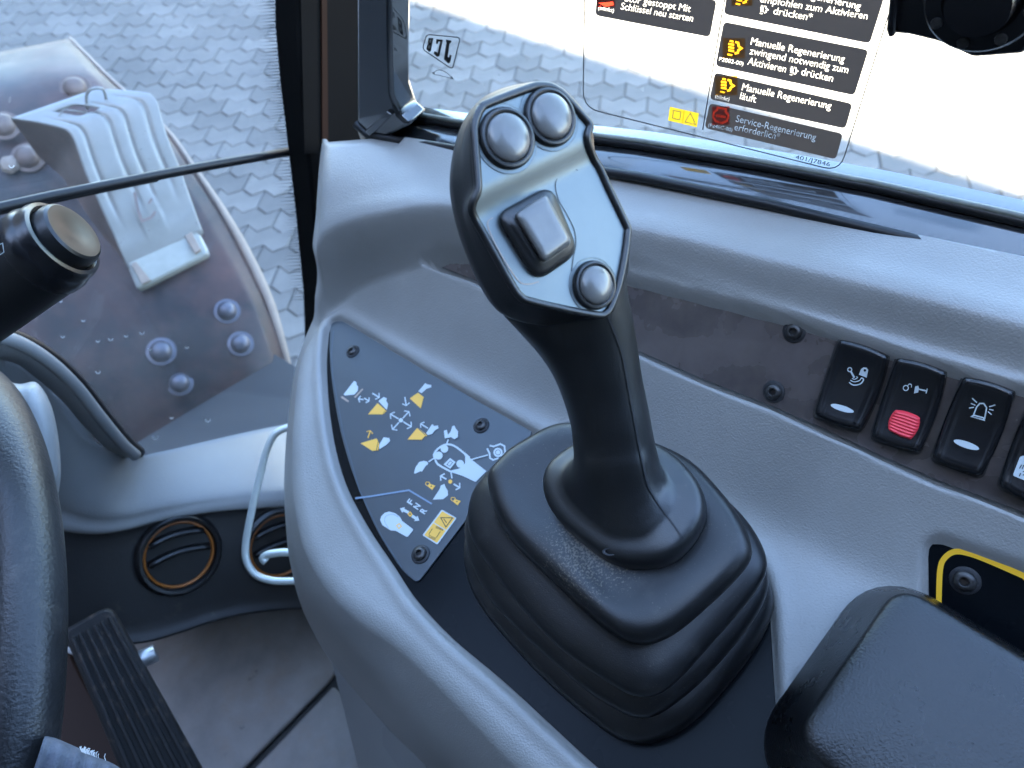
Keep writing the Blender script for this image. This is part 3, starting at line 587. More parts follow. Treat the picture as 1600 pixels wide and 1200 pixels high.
def ped_label(L, m, name):
    bv = BVHTree.FromPolygons([list(map(float, v)) for v in ring0 + ringm + ringb], [[i + k, (i + 1) % 7 + k, (i + 1) % 7 + 7 + k, i + 7 + k] for k in (0, 7) for i in range(7)])
    return bv
pbv = ped_label(None, None, None)
for L_, m_, nm in ([[(597, 1138), (602, 1136), (672, 1196), (690, 1225), (640, 1225), (598, 1165)], 'pale_tag', 'pale_label'], [[(548, 1150), (556, 1152), (604, 1205), (600, 1230), (556, 1230), (551, 1190)], 'tan', 'ochre_label']):
    V, Fc = sfan(L_); surf_decal(nm, pbv, V, Fc, m_, console, .003)

# ================================================================== JOYSTICK
joy = thing('joystick', 'black ergonomic joystick with silver button face rising from a ribbed rubber boot', 'joystick', PC.at(.02, .015, 0))
def ring_r(ctrl, c, n=96):
    L = np.array(catmull(ctrl, 10)) - c; ang = np.arctan2(L[:, 1], L[:, 0]); rad = np.hypot(L[:, 0], L[:, 1]); o_ = np.argsort(ang); ang, rad = ang[o_], rad[o_]
    th = np.arange(n) / n * 2 * math.pi - math.pi; return th, np.interp(th, np.concatenate([ang - 2 * math.pi, ang, ang + 2 * math.pi]), np.tile(rad, 3))
BC = np.array([.012, .020])
T1 = [(.0705, .011), (.044, -.0062), (.001, -.0145), (-.030, -.0177), (-.0415, -.0158), (-.0500, -.0080), (-.0570, .0080), (-.0645, .0385), (-.0605, .050), (-.039, .064), (-.0056, .0725), (.049, .0615), (.068, .038), (.0725, .022)]
T2 = [(.086, .0), (.0674, -.0185), (.0055, -.035), (-.036, -.0357), (-.0500, -.0325), (-.0580, -.0215), (-.0640, .0073), (-.0690, .0390), (-.0645, .054), (-.04, .068), (0, .073), (.055, .066), (.080, .042), (.0875, .02)]
T3 = [(.091, -.012), (.0536, -.0357), (-.0059, -.0439), (-.036, -.0432), (-.0500, -.0395), (-.0578, -.0275), (-.0655, -.003), (-.0705, .033), (-.0645, .053), (-.04, .067), (0, .071), (.06, .066), (.086, .040), (.0935, .012)]
T4 = [(.0975, -.017), (.0706, -.0393), (.0178, -.051), (-.028, -.0540), (-.0455, -.0508), (-.0575, -.0395), (-.0665, -.0185), (-.0725, .025), (-.0660, .051), (-.04, .066), (0, .069), (.065, .066), (.092, .040), (.100, .008)]
RR = [None] + [ring_r(np.array(t), BC)[1] for t in (T1, T2, T3, T4)]; TH = ring_r(np.array(T1), BC)[0]
def tier(t):
    i = int(min(3, max(1, math.floor(t)))); f = t - i; return RR[i] * (1 - f) + RR[i + 1] * f
prof = [(-.004, 4, -.001), (.004, 4, -.0008), (.009, 4, -.0004), (.013, 3.9, .0010), (.0162, 3.75, .0044), (.0182, 3.6, .0090), (.0200, 3.4, .0092), (.0215, 3.25, .0046), (.0250, 3.05, .0006), (.029, 3, 0), (.033, 2.95, .0008), (.0365, 2.8, .0044), (.0388, 2.6, .0092), (.0406, 2.4, .0094), (.0422, 2.25, .0048), (.0455, 2.05, .0006), (.050, 2, 0), (.054, 1.95, .001), (.0578, 1.8, .0056), (.0602, 1.6, .0110), (.0620, 1.4, .0108), (.0640, 1.2, .0046), (.0675, 1.05, .0006), (.071, 1, 0), (.0745, 1, .0010), (.0775, 1, .0034), (.0790, 1, .0070), (.0795, 1, .012), (.0790, 1, .018), (.0782, 1, .024), (.078, 1, .034)]
rings = []
for h, t, ins_ in prof:
    r = np.maximum(tier(t) - ins_, .004); rings.append([PC.at(BC[0] + rr * math.cos(a), BC[1] + rr * math.sin(a), h) for a, rr in zip(TH, r)])
boot = loftm('rubber_boot', rings, 'rubber', joy)
ss_ = boot.modifiers.new('sub', 'SUBSURF'); ss_.levels = 1; ss_.render_levels = 1

M['rubber'].node_tree.nodes['dust_centre'].inputs[1].default_value = tuple(PC.px(925, 850, .079))
# grip: collar flange, neck and head fused into one skin
CT = [(.0370, .0265), (.0215, .0125), (-.0125, .0070), (-.0310, .0140), (-.0405, .0265), (-.0405, .0470), (-.0280, .0600), (-.0054, .0660), (.0200, .060), (.034, .044)]
CO = np.array([-.002, .035]); NG = 64
w_dir = nrm(PC.px(1000, 760, .09) - PC.px(900, 745, .09))
def collar(h, sc, mixc=0.):
    th, r = ring_r(np.array(CT), CO, 180); wx = np.array([w_dir.dot(PC.u), w_dir.dot(PC.v)]); base = math.atan2(wx[1], wx[0]); hand = 1 if np.cross(PC.u, PC.v).dot(PC.n) > 0 else -1
    out = []
    for k in range(NG):
        a = base + hand * 2 * math.pi * k / NG; a = (a + math.pi) % (2 * math.pi) - math.pi; rr = np.interp(a, th, r) * sc
        out.append(PC.at(CO[0] + rr * math.cos(a), CO[1] + rr * math.sin(a), h))
    return out
neck_px = [((894, 716), (1029, 716), .345, .0195), ((893, 680), (1021, 680), .341, .0190), ((888, 650), (1014, 640), .336, .0185), ((876, 615), (1004, 590), .330, .0182), ((860, 580), (996, 540), .324, .0182), ((835, 540), (990, 500), .318, .0185), ((806, 505), (983, 462), .312, .0185), ((775, 470), (980, 430), .307, .0175)]
rings = [collar(.0765, .97), collar(.0780, 1.0), collar(.0810, 1.01), collar(.0850, 1.01), collar(.0882, .985), collar(.0903, .935), collar(.0916, .86), collar(.0925, .78), collar(.0938, .70), collar(.0960, .635)]
cs = [CAM + d * ray((l[0] + r[0]) / 2, (l[1] + r[1]) / 2) for l, r, d, hd in neck_px]
for i, (l, r, d, hd) in enumerate(neck_px):
    c = cs[i]; ax = nrm(cs[min(i + 1, len(cs) - 1)] - cs[max(i - 1, 0)]); v = ray((l[0] + r[0]) / 2, (l[1] + r[1]) / 2)
    Lp, Rp = hit(*l, c, v), hit(*r, c, v); wd = nrm(Rp - Lp); wd = nrm(wd - ax * wd.dot(ax) * .6); hw = np.linalg.norm(Rp - Lp) / 2; dp = nrm(np.cross(ax, wd))
    if dp.dot(v) < 0: dpx = dp
    else: dpx = dp
    sgn = 1 if np.cross(w_dir, dp).dot(PC.n) > 0 else -1
    ring = []
    for k in range(NG):
        a = 2 * math.pi * k / NG; ca, sa = math.cos(a), math.sin(a); ex = .86
        ring.append(c + wd * hw * .985 * math.copysign(abs(ca) ** ex, ca) + dp * sgn * hd * math.copysign(abs(sa) ** ex, sa))
    rings.append(ring)
sm = []
arr = np.array(rings)
for i in range(len(arr) - 1):
    p0, p1, p2, p3 = arr[max(i - 1, 0)], arr[i], arr[i + 1], arr[min(i + 2, len(arr) - 1)]
    for t in (0, .25, .5, .75): sm.append(.5 * (2 * p1 + (p2 - p0) * t + (2 * p0 - 5 * p1 + 4 * p2 - p3) * t * t + (3 * p1 - p0 - 3 * p2 + p3) * t ** 3))
sm.append(arr[-1]); neck_rings = [list(r) for r in sm]
# head frame
vh = ray(862, 320); Xi = MC @ np.array([1., 0, 0]); Yi = MC @ np.array([0, 1., 0])
NH = nrm(-vh + .58 * (math.cos(math.radians(22)) * Xi + math.sin(math.radians(22)) * Yi))
PH0 = CAM + .285 * vh
PHD = Plane(PH0, np.cross(NH, [0, 0, 1.]), np.cross(NH, np.cross(NH, [0, 0, 1.])))
assert PHD.n.dot(NH) > .99
STEP = .0040
def bend_h(x, y):                                            # raised upper part of the metal face, by position in its own plane
    return _bend(PHD.ab(x, y, 0))
bA, bB = PHD.ab(750, 316, 0), PHD.ab(921, 233, 0); bd = nrm(bB - bA); bnrm = np.array([-bd[1], bd[0]])
if (PHD.ab(820, 180, 0) - bA).dot(bnrm) < 0: bnrm = -bnrm
def _bend(ab): t = (np.array(ab) - bA).dot(bnrm); return STEP * float(sst(np.array(t), -.0060, .0054))
def on_face(x, y, lift=0.):
    h = 0.
    for _ in range(8): h = _bend(PHD.ab(x, y, h))
    return PHD.px(x, y, h + lift)
face_px = [(752, 182), (757, 174), (766, 168), (827, 145), (842, 141), (858, 142), (872, 149), (884, 160), (904, 183), (916, 197), (918, 205), (914, 216), (915, 231), (930, 262), (946, 296), (973, 350), (975, 362), (972, 391), (966, 425), (960, 450), (950, 476), (942, 485), (930, 487), (880, 477), (827, 464), (815, 458), (804, 444), (781, 401), (760, 362), (746, 338), (742, 326), (745, 312), (752, 296), (751, 268), (747, 225), (746, 201)]
fl2 = [PHD.ab(x, y, _bend(PHD.ab(x, y, STEP * .5))) for x, y in face_px]
fl2 = [np.array(p) for p in catmull(fl2, 4)]
# face sheet as a fine grid clipped to its outline
fa = np.array(fl2); lo, hi = fa.min(0) - .001, fa.max(0) + .001; st = .0011
GA, GB = np.meshgrid(np.arange(lo[0], hi[0], st), np.arange(lo[1], hi[1], st), indexing='ij'); sdv = sdf(GA, GB, fl2); ins = sdv > 0
cell = ins[:-1, :-1] | ins[1:, :-1] | ins[:-1, 1:] | ins[1:, 1:]; use = np.zeros(GA.shape, bool); use[:-1, :-1] |= cell; use[1:, :-1] |= cell; use[:-1, 1:] |= cell; use[1:, 1:] |= cell
_, qx, qy = seg_dist(GA, GB, fl2); GA = np.where(use & ~ins, qx, GA); GB = np.where(use & ~ins, qy, GB)
tt = (GA - bA[0]) * bnrm[0] + (GB - bA[1]) * bnrm[1]; hz = STEP * sst(tt, -.0060, .0054)
idx = -np.ones(GA.shape, int); idx[use] = np.arange(use.sum()); fv = PHD.p + GA[use][:, None] * PHD.u + GB[use][:, None] * PHD.v + hz[use][:, None] * PHD.n
ci, cj = np.nonzero(cell); fq = np.stack([idx[ci, cj], idx[ci + 1, cj], idx[ci + 1, cj + 1], idx[ci, cj + 1]], 1)
face = mk('face_plate', fv, fq.tolist(), 'alu', joy); fixn(face)
# head body
rim_pts = [PHD.at(p[0], p[1], _bend(p)) for p in fl2]
def scaled(pts, d):                                          # grow outline in the face plane
    P = np.array(pts); c = P.mean(0); out = []; k = len(P)
    for i in range(k):
        t = P[(i + 1) % k] - P[i - 1]; nn = np.cross(nrm(t), NH); nn = nrm(nn); out.append(P[i] + nn * (d if nn.dot(P[i] - c) > 0 else -d))
    return out
body_px = [(745, 160), (765, 146), (790, 136), (818, 130), (840, 127), (866, 131), (888, 150), (905, 170), (921, 200), (926, 235), (945, 285), (974, 345), (981, 400), (976, 450), (958, 488), (900, 505), (840, 508), (792, 494), (766, 466), (737, 405), (717, 345), (707, 290), (710, 240), (724, 190)]
def dens(L, n): # resample closed polygon to n points starting at the point nearest image angle 0
    L = np.array(catmull(L, 10)); c = L.mean(0); ang = np.arctan2(*(L - c)[:, ::-1].T) if L.shape[1] == 2 else None
    return L
def by_angle(L2, c, n=96):
    L = np.array(L2) - c; ang = np.arctan2(L[:, 1], L[:, 0]); rad = np.hypot(L[:, 0], L[:, 1]); o_ = np.argsort(ang); ang, rad = ang[o_], rad[o_]
    th = np.arange(n) / n * 2 * math.pi - math.pi; r = np.interp(th, np.concatenate([ang - 2 * math.pi, ang, ang + 2 * math.pi]), np.tile(rad, 3)); return [np.array([c[0] + q * math.cos(t), c[1] + q * math.sin(t)]) for t, q in zip(th, r)]
hc = np.mean(np.array(fl2), 0)
fr_ring = by_angle(fl2, hc); bd_ab = [PHD.ab(x, y, -.014) for x, y in body_px]; bd_ring = by_angle(catmull(bd_ab, 6), hc)
def ringat(R2, h, sc=1., bend=0.): return [PHD.at(hc[0] + (p[0] - hc[0]) * sc, hc[1] + (p[1] - hc[1]) * sc, h + bend * _bend(p)) for p in R2]
def mixr(t): return [a * (1 - t) + b * t for a, b in zip(fr_ring, bd_ring)]
def grow(R2, d): return [hc + (p - hc) * (1 + d / np.linalg.norm(p - hc)) for p in R2]
hr = [ringat(mixr(0), -.0050, .30), ringat(mixr(0), -.0042, .90, .6), ringat(mixr(0), -.0016, .975, 1), ringat(grow(mixr(0), .0012), -.0007, 1, 1), ringat(grow(mixr(0.03), .0022), -.0018, 1, 1), ringat(grow(mixr(.3), .0014), -.0050, 1, .7), ringat(mixr(.8), -.0095, 1, .4), ringat(mixr(1.), -.0140), ringat(mixr(1.), -.0175, .985), ringat(mixr(1), -.0225, .93), ringat(mixr(1), -.0270, .83), ringat(mixr(1), -.0300, .66), ringat(mixr(1), -.0312, .35)]
bmv = []; bmf = []
def addloft(R):
    k = len(R[0]); o_ = len(bmv)
    for r in R: bmv.extend(r)
    for i in range(len(R) - 1):
        for j in range(k): a = o_ + i * k + j; b = o_ + i * k + (j + 1) % k; bmf.append([a, b, b + k, a + k])
    bmf.append([o_ + j for j in range(k)][::-1]); bmf.append([o_ + (len(R) - 1) * k + j for j in range(k)])
addloft(neck_rings); n_neck = (len(bmv), len(bmf)); addloft(hr)
grip = fixn(mk('grip', bmv, bmf, 'black', joy))
rm = grip.modifiers.new('fuse', 'REMESH'); rm.mode = 'VOXEL'; rm.voxel_size = .00085; rm.use_smooth_shade = True
smo = grip.modifiers.new('smooth', 'SMOOTH'); smo.factor = .5; smo.iterations = 6
dg = bpy.context.evaluated_depsgraph_get(); dg.update(); gm = grip.evaluated_get(dg).to_mesh(); GO = LOC[grip.name]
gbv = BVHTree.FromPolygons([(np.array(v.co) + GO).tolist() for v in gm.vertices], [list(p.vertices) for p in gm.polygons]); grip.evaluated_get(dg).to_mesh_clear()
rim = tube('rim', [PHD.at(p[0], p[1], _bend(p) + .0002) for p in grow(catmull(fl2[::2], 2), .0015)], .0016, 'black', joy, closed=True, n=10)
# joint line of the two grip halves, moulding mark
for L_, w_, nm, m_ in ([(946, 486), (958, 514), (972, 552), (982, 604), (992, 660), (1002, 712), (1012, 756), (1020, 772), (1030, 788), (1050, 816), (1068, 842)], 2.4, 'joint_line', 'dark_line'), (disc(892, 642, 11, 20, 14.5, -.25), 1.0, 'moulding_mark', 'edge_line'):
    cl = nm != 'joint_line'; L_ = [tuple(p) for p in catmull(L_, 4 if cl else 14, cl)]; V, Fc = stroke2(L_, w_, cl); surf_decal(nm, gbv, [tuple(v) for v in V], Fc, m_, joy, .0007)
hp = on_surf(gbv, 953, 862, .0); 
if hp is not None: lathe('screw_hole', hp, nrm(CAM - hp), [(.0034, -.001), (.0034, .0004), (.0024, .0003), (.0022, -.001), (.0003, -.001)], 'dark_line', joy, n=18, ell=(Xi, 1, .5))
# round push buttons with rubber rings
def face_dir(x, y):
    p = on_face(x, y); q = on_face(x + 6, y); s = on_face(x, y + 6); n = nrm(np.cross(q - p, s - p)); return p, (n if n.dot(CAM - p) > 0 else -n)
for x, y, rad, lb in ((791, 217, .0108, 'round silver button at the upper left of the face'), (858, 184, .0106, 'round silver button at the top right of the face'), (927, 446, .0094, 'round silver button alone at the foot of the face')):
    p, _ = face_dir(x, y); n = NH
    p = p + n * .0 
    rg = lathe('push_button', p, n, [(rad * 1.02, -.001), (rad * 1.02, .0006), (rad, .0016), (rad * .95, .0023), (rad * .88, .0025), (rad * .82, .0021), (rad * .80, .0008)], 'black', joy, n=48); rg['label'] = lb
    lathe('button_cap', p, n, [(rad * .80, .0004), (rad * .795, .0019), (rad * .77, .0027), (rad * .70, .0033), (rad * .58, .0038), (rad * .42, .0043), (rad * .22, .0045), (rad * .04, .0046)], 'lens', rg, n=48)
    lathe('seat_ring', p, n, [(rad * 1.16, .0002), (rad * 1.14, .0003), (rad * 1.05, .0001)], 'alu', rg, n=48)
# square thumb roller on its rubber boot
def plq(L, h): return [PHD.px(x, y, h) for x, y in L]
sq = roundp([np.array(p) for p in [(771, 336), (861, 288), (905, 395), (838, 442)]], 26, 8)
sqi = lambda k, dx=0, dy=0: [(np.array((841, 367)) + (p - np.array((841, 367))) * k + np.array([dx, dy])) for p in sq]
tr = loftm('thumb_switch', [plq(sqi(1.0), .0001), plq(sqi(.99, .6, -.6), .0015), plq(sqi(.93, 1.5, -1.2), .0028), plq(sqi(.83, 3, -2), .0034), plq(sqi(.75, 4, -3), .0040), plq(sqi(.66, 4, -3), .0046)], 'black', joy); tr['label'] = 'square silver thumb switch with a black rubber surround'
kc = roundp([np.array(p) for p in [(802, 336), (852, 303), (893, 380), (848, 412)]], 9, 6)
kk = lambda s, dx=0, dy=0: [(np.array((848, 358)) + (p - np.array((848, 358))) * s + np.array([dx, dy])) for p in kc]
loftm('switch_cap', [plq(kk(1.02), .0028), plq(kk(1.0, 1, -1), .0062), plq(kk(.975, 1.5, -1.5), .0074), plq(kk(.92, 2, -2), .0082), plq(kk(.80, 2.4, -2.4), .0086), plq(kk(.5, 2.4, -2.4), .0085), plq(kk(.1, 2.4, -2.4), .0085)], 'lens', tr)
pen('recess_line', PHD, [tuple(p) for p in catmull([(770, 340), (762, 352), (780, 392), (808, 436), (824, 444), (842, 440)], 6, False)], 1.6, 'tan', face)
pen('label_edge', PHD, [tuple(p) for p in catmull([(903, 266), (890, 263), (876, 271), (868, 288), (873, 312), (886, 335), (897, 358), (900, 380), (896, 402), (893, 424)], 6, False)], 1.1, 'dark_line', face)

# ================================================================== ARMREST
PAH = .060
PA = Plane(PC.at(0, 0, PAH), D1, D2)
top_px = [(1404, 905), (1720, 1094), (1560, 1455), (1234, 1150)]
ta = [PA.ab(x, y) for x, y in top_px]
def arm_ring(ins_, h, kshift=0.):
    c = np.mean(np.array(ta), 0); P = roundp(ta, .013, 10); P = inset(P, ins_) if ins_ > 0 else (P if ins_ == 0 else inset(P, ins_)); return [PA.at(p[0], p[1], h) for p in P]
def arm_out(ins_, h):
    P = np.array(roundp(ta, .013, 10)); c = P.mean(0); k = len(P); out = []
    for i in range(k):
        t = nrm(P[(i + 1) % k] - P[i - 1]); nn = np.array([-t[1], t[0]]); s = 1 if nn.dot(P[i] - c) > 0 else -1; out.append(PA.at(*(P[i] - s * nn * ins_), h))
    return out
rr = [arm_out(.0050, -.0001), arm_out(.0024, -.0008), arm_out(.0009, -.0022), arm_out(0, -.0048), arm_out(-.0015, -.009), arm_out(-.004, -.016), arm_out(-.009, -.030), arm_out(-.016, -.046), arm_out(-.017, -.052), arm_out(-.004, -.056)]
cc_ = np.mean(np.array(rr[0]), 0); rr = [[cc_ + (p - cc_) * k + PA.n * h_ for p in rr[0]] for k, h_ in ((.03, .0022), (.2, .0022), (.4, .0020), (.6, .0017), (.8, .0012), (.93, .0006), (.98, .0002))] + rr
arm = loftm('armrest', rr, 'leather', None); tag(arm, 'black grained vinyl armrest pad at the lower right beside the boot', 'armrest')

# ================================================================== SIDE WINDOW
WIp = PC.px(1068, 303, .088)
PWI = Plane(WIp, FWD, UP); PWG = Plane(WIp + RGT * .024, FWD, UP)
win = thing('side_window', 'side window with glossy black frame above the grey console', 'window', PWI.px(1000, 290))
lowL = [(556, 196), (576, 214), (645, 226), (712, 236), (936, 270), (1000, 280), (1200, 323), (1400, 372), (1600, 424), (1720, 456)]
glsL = [(612, 170), (626, 181), (645, 187), (732, 200), (920, 220), (1000, 230), (1200, 264), (1375, 298), (1600, 350), (1720, 380)]
fr = loftm('window_frame', [[PWI.px(x, y) - UP * .05 + RGT * .002 for x, y in lowL], [PWI.px(x, y) - UP * .001 for x, y in lowL], [PWI.px(x, y) + UP * .001 + RGT * .003 for x, y in lowL], [PWG.px(x, y) - RGT * .004 - UP * .001 for x, y in glsL], [PWG.px(x, y) - UP * .0005 for x, y in glsL], [PWG.px(x, y) + RGT * .02 - UP * .002 for x, y in glsL]], 'gloss', win, cap=(False, False), closed=False, smooth='auto')
tube('lower_seal', [PWI.px(x, y) + UP * .0015 for x, y in lowL], .0032, 'seal', win, n=8)
# upright of the frame
jl = [PWI.px(x, y) for x, y in [(556, -160), (556, 205)]]; 
prism('frame_post', [PWI.px(556, -260), PWI.px(606, -260), PWI.px(610, 100), PWI.px(612, 150), PWI.px(622, 180), PWI.px(640, 196), PWI.px(600, 218), PWI.px(556, 205)], RGT * .022, 'gloss', win, bevel=.003)
prism('corner_gusset', PWI.pts([(572, 203), (606, 172), (614, 178), (580, 212)], .001), PWI.n * .002, 'gloss', win, bevel=.0008)
tube('gasket', [PWG.px(x, y, .001) for x, y in [(614, -260), (617, 40), (617, 130)] + [tuple(p) for p in catmull([(618, 150), (624, 172), (642, 184), (690, 191), (732, 198)], 5, False)] + [(920, 217), (1000, 227), (1200, 261), (1375, 295), (1600, 347), (1720, 377)]], .0026, 'seal', win, n=8)
tube('gasket', [PWG.px(x, y, .0005) for x, y in [(619, -260), (623, 40), (624, 120)] + [tuple(p) for p in catmull([(626, 146), (634, 166), (650, 177), (690, 185), (732, 192)], 5, False)] + [(920, 210), (1000, 220), (1200, 254), (1375, 288), (1600, 339), (1720, 368)]], .0018, 'gasket', win, n=8)
PWo = Plane(WIp + RGT * .027, FWD, UP)
prism('pane', [PWo.px(612, 182), PWo.px(1000, 235), PWo.px(1375, 302), PWo.px(1800, 400), PWo.px(1800, 400) + UP * .75, PWo.px(612, 182) + UP * .60], RGT * .004, 'glass_side', win, smooth=False)
# maker's mark printed on the glass, seen from behind
PWm = Plane(WIp + RGT * .0264, FWD, UP)
U = lambda x, y: (620 + x / 7.5, 30 + y / 7.5)
logo = thing('glass_marking', 'dark trapezoid maker mark and small print at the lower front corner of the side window', 'marking', PWm.px(690, 85))
pen('outline', PWm, [U(*p) for p in roundp([(348, 178), (745, 215), (652, 588), (300, 350)], 45, 5)], 1.5, 'ink', logo, closed=True)
def bar(L): decal('letter', PWm, [U(*p) for p in L], 'ink', logo)
bar([(578, 238), (640, 250), (634, 280), (620, 277), (598, 440), (612, 450), (618, 415), (642, 425), (625, 512), (600, 518), (552, 470), (572, 330), (584, 268), (575, 265)])
bar([(465, 232), (540, 240), (500, 432), (470, 442), (433, 405), (440, 375), (468, 385), (476, 400), (508, 262), (488, 260), (482, 292), (458, 285)])
bar([(372, 220), (428, 220), (400, 372), (378, 385), (345, 350), (356, 300), (370, 290), (362, 275)])
for q in ([(388, 240), (405, 240), (398, 275), (384, 272)], [(378, 305), (392, 310), (382, 350), (368, 335)]): decal('letter', PWm, [U(*p) for p in q], 'label_white', logo)
pen('symbol', PWm, [U(*p) for p in catmull([(425, 630), (470, 600), (530, 600), (600, 640), (655, 695)], 5, False)], 1.0, 'sticker_edge', logo); pen('symbol', PWm, [U(430, 645), U(640, 690)], .8, 'sticker_edge', logo)
decal('arrow', PWm, [U(*p) for p in [(400, 620), (445, 625), (440, 650)]], 'sticker_edge', logo); decal('arrow', PWm, [U(*p) for p in [(668, 705), (625, 695), (645, 665)]], 'sticker_edge', logo)

# ---- warning sticker on the glass
PWS = Plane(WIp + RGT * .0262, FWD, UP)
stick = thing('instruction_sticker', 'clear sticker with dark printed regeneration notices on the side window', 'sticker', PWS.px(1150, 150))
edge = [tuple(p) for p in roundp([np.array(p, float) for p in [(914, -40), (911, 168), (1312, 268), (1408, -40)]], [0, 26, 26, 0], 6)]
pen('sticker_edge', PWS, edge, 1.8, 'sticker_edge', stick, closed=False); pen('sticker_edge', PWS, [(1142, -40), (1130, 10), (1098, 203)], 1.8, 'sticker_edge', stick)
def glyphs(txt, bold):
    cu = bpy.data.curves.new('lettering', 'FONT'); cu.body = txt; cu.size = 1; cu.offset = bold; ob = bpy.data.objects.new('lettering', cu); COL.objects.link(ob)
    bpy.context.view_layer.objects.active = ob; ob.select_set(True); bpy.ops.object.convert(target='CURVE'); ob = bpy.context.view_layer.objects.active; out = []
    for sp_ in ob.data.splines:
        bz = sp_.bezier_points; L = []; k = len(bz)
        for i in range(k):
            p0, h0, h1, p1 = bz[i].co, bz[i].handle_right, bz[(i + 1) % k].handle_left, bz[(i + 1) % k].co
            st_ = (p1 - p0).length; lin = (h0 - p0).cross(p1 - p0).length < 1e-6 * max(st_, 1e-6) and (h1 - p1).cross(p1 - p0).length < 1e-6 * max(st_, 1e-6)
            for t in ((0,) if lin else (0, .34, .67)):
                q = (1 - t) ** 3 * p0 + 3 * (1 - t) ** 2 * t * h0 + 3 * (1 - t) * t * t * h1 + t ** 3 * p1; L.append((q.x, q.y))
        out.append(L)
    bpy.data.objects.remove(ob); return out
def X(x, y): return (900 + x / 3.2, y / 3.2)
def box(L, lines=(), r=7, icons=()):
    """a dark printed box; its wording is left clear, so daylight comes through the letters"""
    hh = up_level(); cu = bpy.data.curves.new('notice_box', 'CURVE'); cu.dimensions = '2D'; cu.fill_mode = 'BOTH'
    def add(P):
        sp_ = cu.splines.new('POLY'); sp_.points.add(len(P) - 1); sp_.use_cyclic_u = True
        for q, (x, y) in zip(sp_.points, P): a_, b_ = PWS.ab(x, y, hh); q.co = (a_ * 100, b_ * 100, 0, 1)
    add([tuple(p) for p in roundp([np.array(p, float) for p in L], r, 5)])
    for txt, p0, p1, cap, lean, bold in lines:
        G = glyphs(txt, bold); xs = [x for g in G for x, y in g]; x0, x1 = min(xs), max(xs); p0, p1 = np.array(X(*p0)), np.array(X(*p1)); up = np.array([lean * cap, -cap])
        for g in G: add([tuple(p0 + (p1 - p0) * (x - x0) / (x1 - x0) + up * (y / .69)) for x, y in g])
    for P in icons: add(P)
    ob = bpy.data.objects.new('notice_box', cu); COL.objects.link(ob); dg = bpy.context.evaluated_depsgraph_get(); me = bpy.data.meshes.new_from_object(ob.evaluated_get(dg))
    V = [PWS.at(v.co[0] / 100, v.co[1] / 100, hh) for v in me.vertices]; Fc = [list(p.vertices) for p in me.polygons]; bpy.data.objects.remove(ob)
    return mk('notice_box', V, Fc, 'label_bg', stick, smooth=False)
def filt(cx, cy, s_):                                       # particle-filter pictogram as open shapes
    R_ = []
    for k in range(3): R_.append([X(cx + a * s_, cy + b * s_) for a, b in ((-.62, -.5 + k * .36), (.02, -.38 + k * .36), (.0, -.14 + k * .36), (-.66, -.27 + k * .36))])
    R_.append([X(cx + a * s_, cy + b * s_) for a, b in ((-.45, -.82), (-.05, -.74), (-.08, -.52), (-.52, -.62))]); R_.append([X(cx + a * s_, cy + b * s_) for a, b in ((-.72, .72), (-.18, .82), (-.24, 1.0), (-.76, .9))])
    V, Fc = stroke2([X(cx + a * s_, cy + b * s_) for a, b in ((.14, -.6), (.48, -.5), (.52, -.12), (.86, .12), (.50, .34), (.44, .62), (.08, .72))], s_ * .075); k = len(V) // 2; R_.append([tuple(v) for v in V[:k]] + [tuple(v) for v in V[k:][::-1]])
    return R_
def ring_icon(P, w): V, _ = stroke2(P, w, True); k = len(V) // 2; return [[tuple(v) for v in V[:k]], [tuple(v) for v in V[k:]]]
def patch(cx, cy, rx, ry, m): decal('tint_film', PWS, [X(cx - rx, cy - ry), X(cx + rx, cy - ry), X(cx + rx, cy + ry), X(cx - rx, cy + ry)], m, stick)
for q_ in ((790, 240, 56, 50), (752, 428, 56, 48), (830, -16, 52, 44)): patch(*q_, 'tint_amber')
patch(724, 578, 44, 46, 'tint_red'); patch(150, 14, 45, 22, 'tint_red')
ENG = [X(*p) for p in [(690, 560), (705, 550), (708, 538), (750, 545), (748, 558), (762, 575), (755, 605), (728, 615), (698, 605), (686, 585)]]
def wl_(s, p0, p1, cap, bold=.018): return (s, p0, p1, cap, .24, bold)
box([(935, -40), (930, 24), (1109, 58), (1120, 1), (1000, -28)], [wl_('Schlüssel neu starten', (222, 46), (582, 108), 10.5), wl_('otor gestoppt Mit', (240, 5), (570, 60), 10.5), wl_('(blinkt)', (110, 46), (188, 62), 6, 0)], icons=[[X(*p) for p in [(112, 15), (185, 8), (190, 25), (150, 34)]]])
box([(1142, -50), (1131, 22), (1359, 68), (1396, -50)], [wl_('Manuelle Regenerierung', (925, -62), (1420, 48), 11), wl_('empfohlen zum Aktivieren', (918, 10), (1455, 97), 11), wl_('drücken*', (985, 70), (1178, 104), 11)], icons=filt(830, -16, 42) + filt(938, 46, 25))
box([(1131, 34), (1357, 78), (1335, 149), (1118, 103)], [wl_('Manuelle Regenerierung', (872, 222), (1340, 312), 11.2), wl_('zwingend notwendig zum', (866, 270), (1358, 366), 11.2), wl_('Aktivieren', (856, 322), (1047, 362), 11.2), wl_('drücken', (1124, 374), (1282, 409), 11.2), wl_('P2002-00)', (714, 304), (835, 328), 6, 0)], icons=filt(790, 236, 44) + filt(1087, 352, 25))
box([(1117, 113), (1332, 162), (1321, 201), (1109, 155)], [wl_('Manuelle Regenerierung', (828, 450), (1273, 546), 11), wl_('läuft', (818, 495), (898, 514), 11), wl_('(blinkt)', (694, 490), (765, 506), 6, 0)], icons=filt(752, 424, 42))
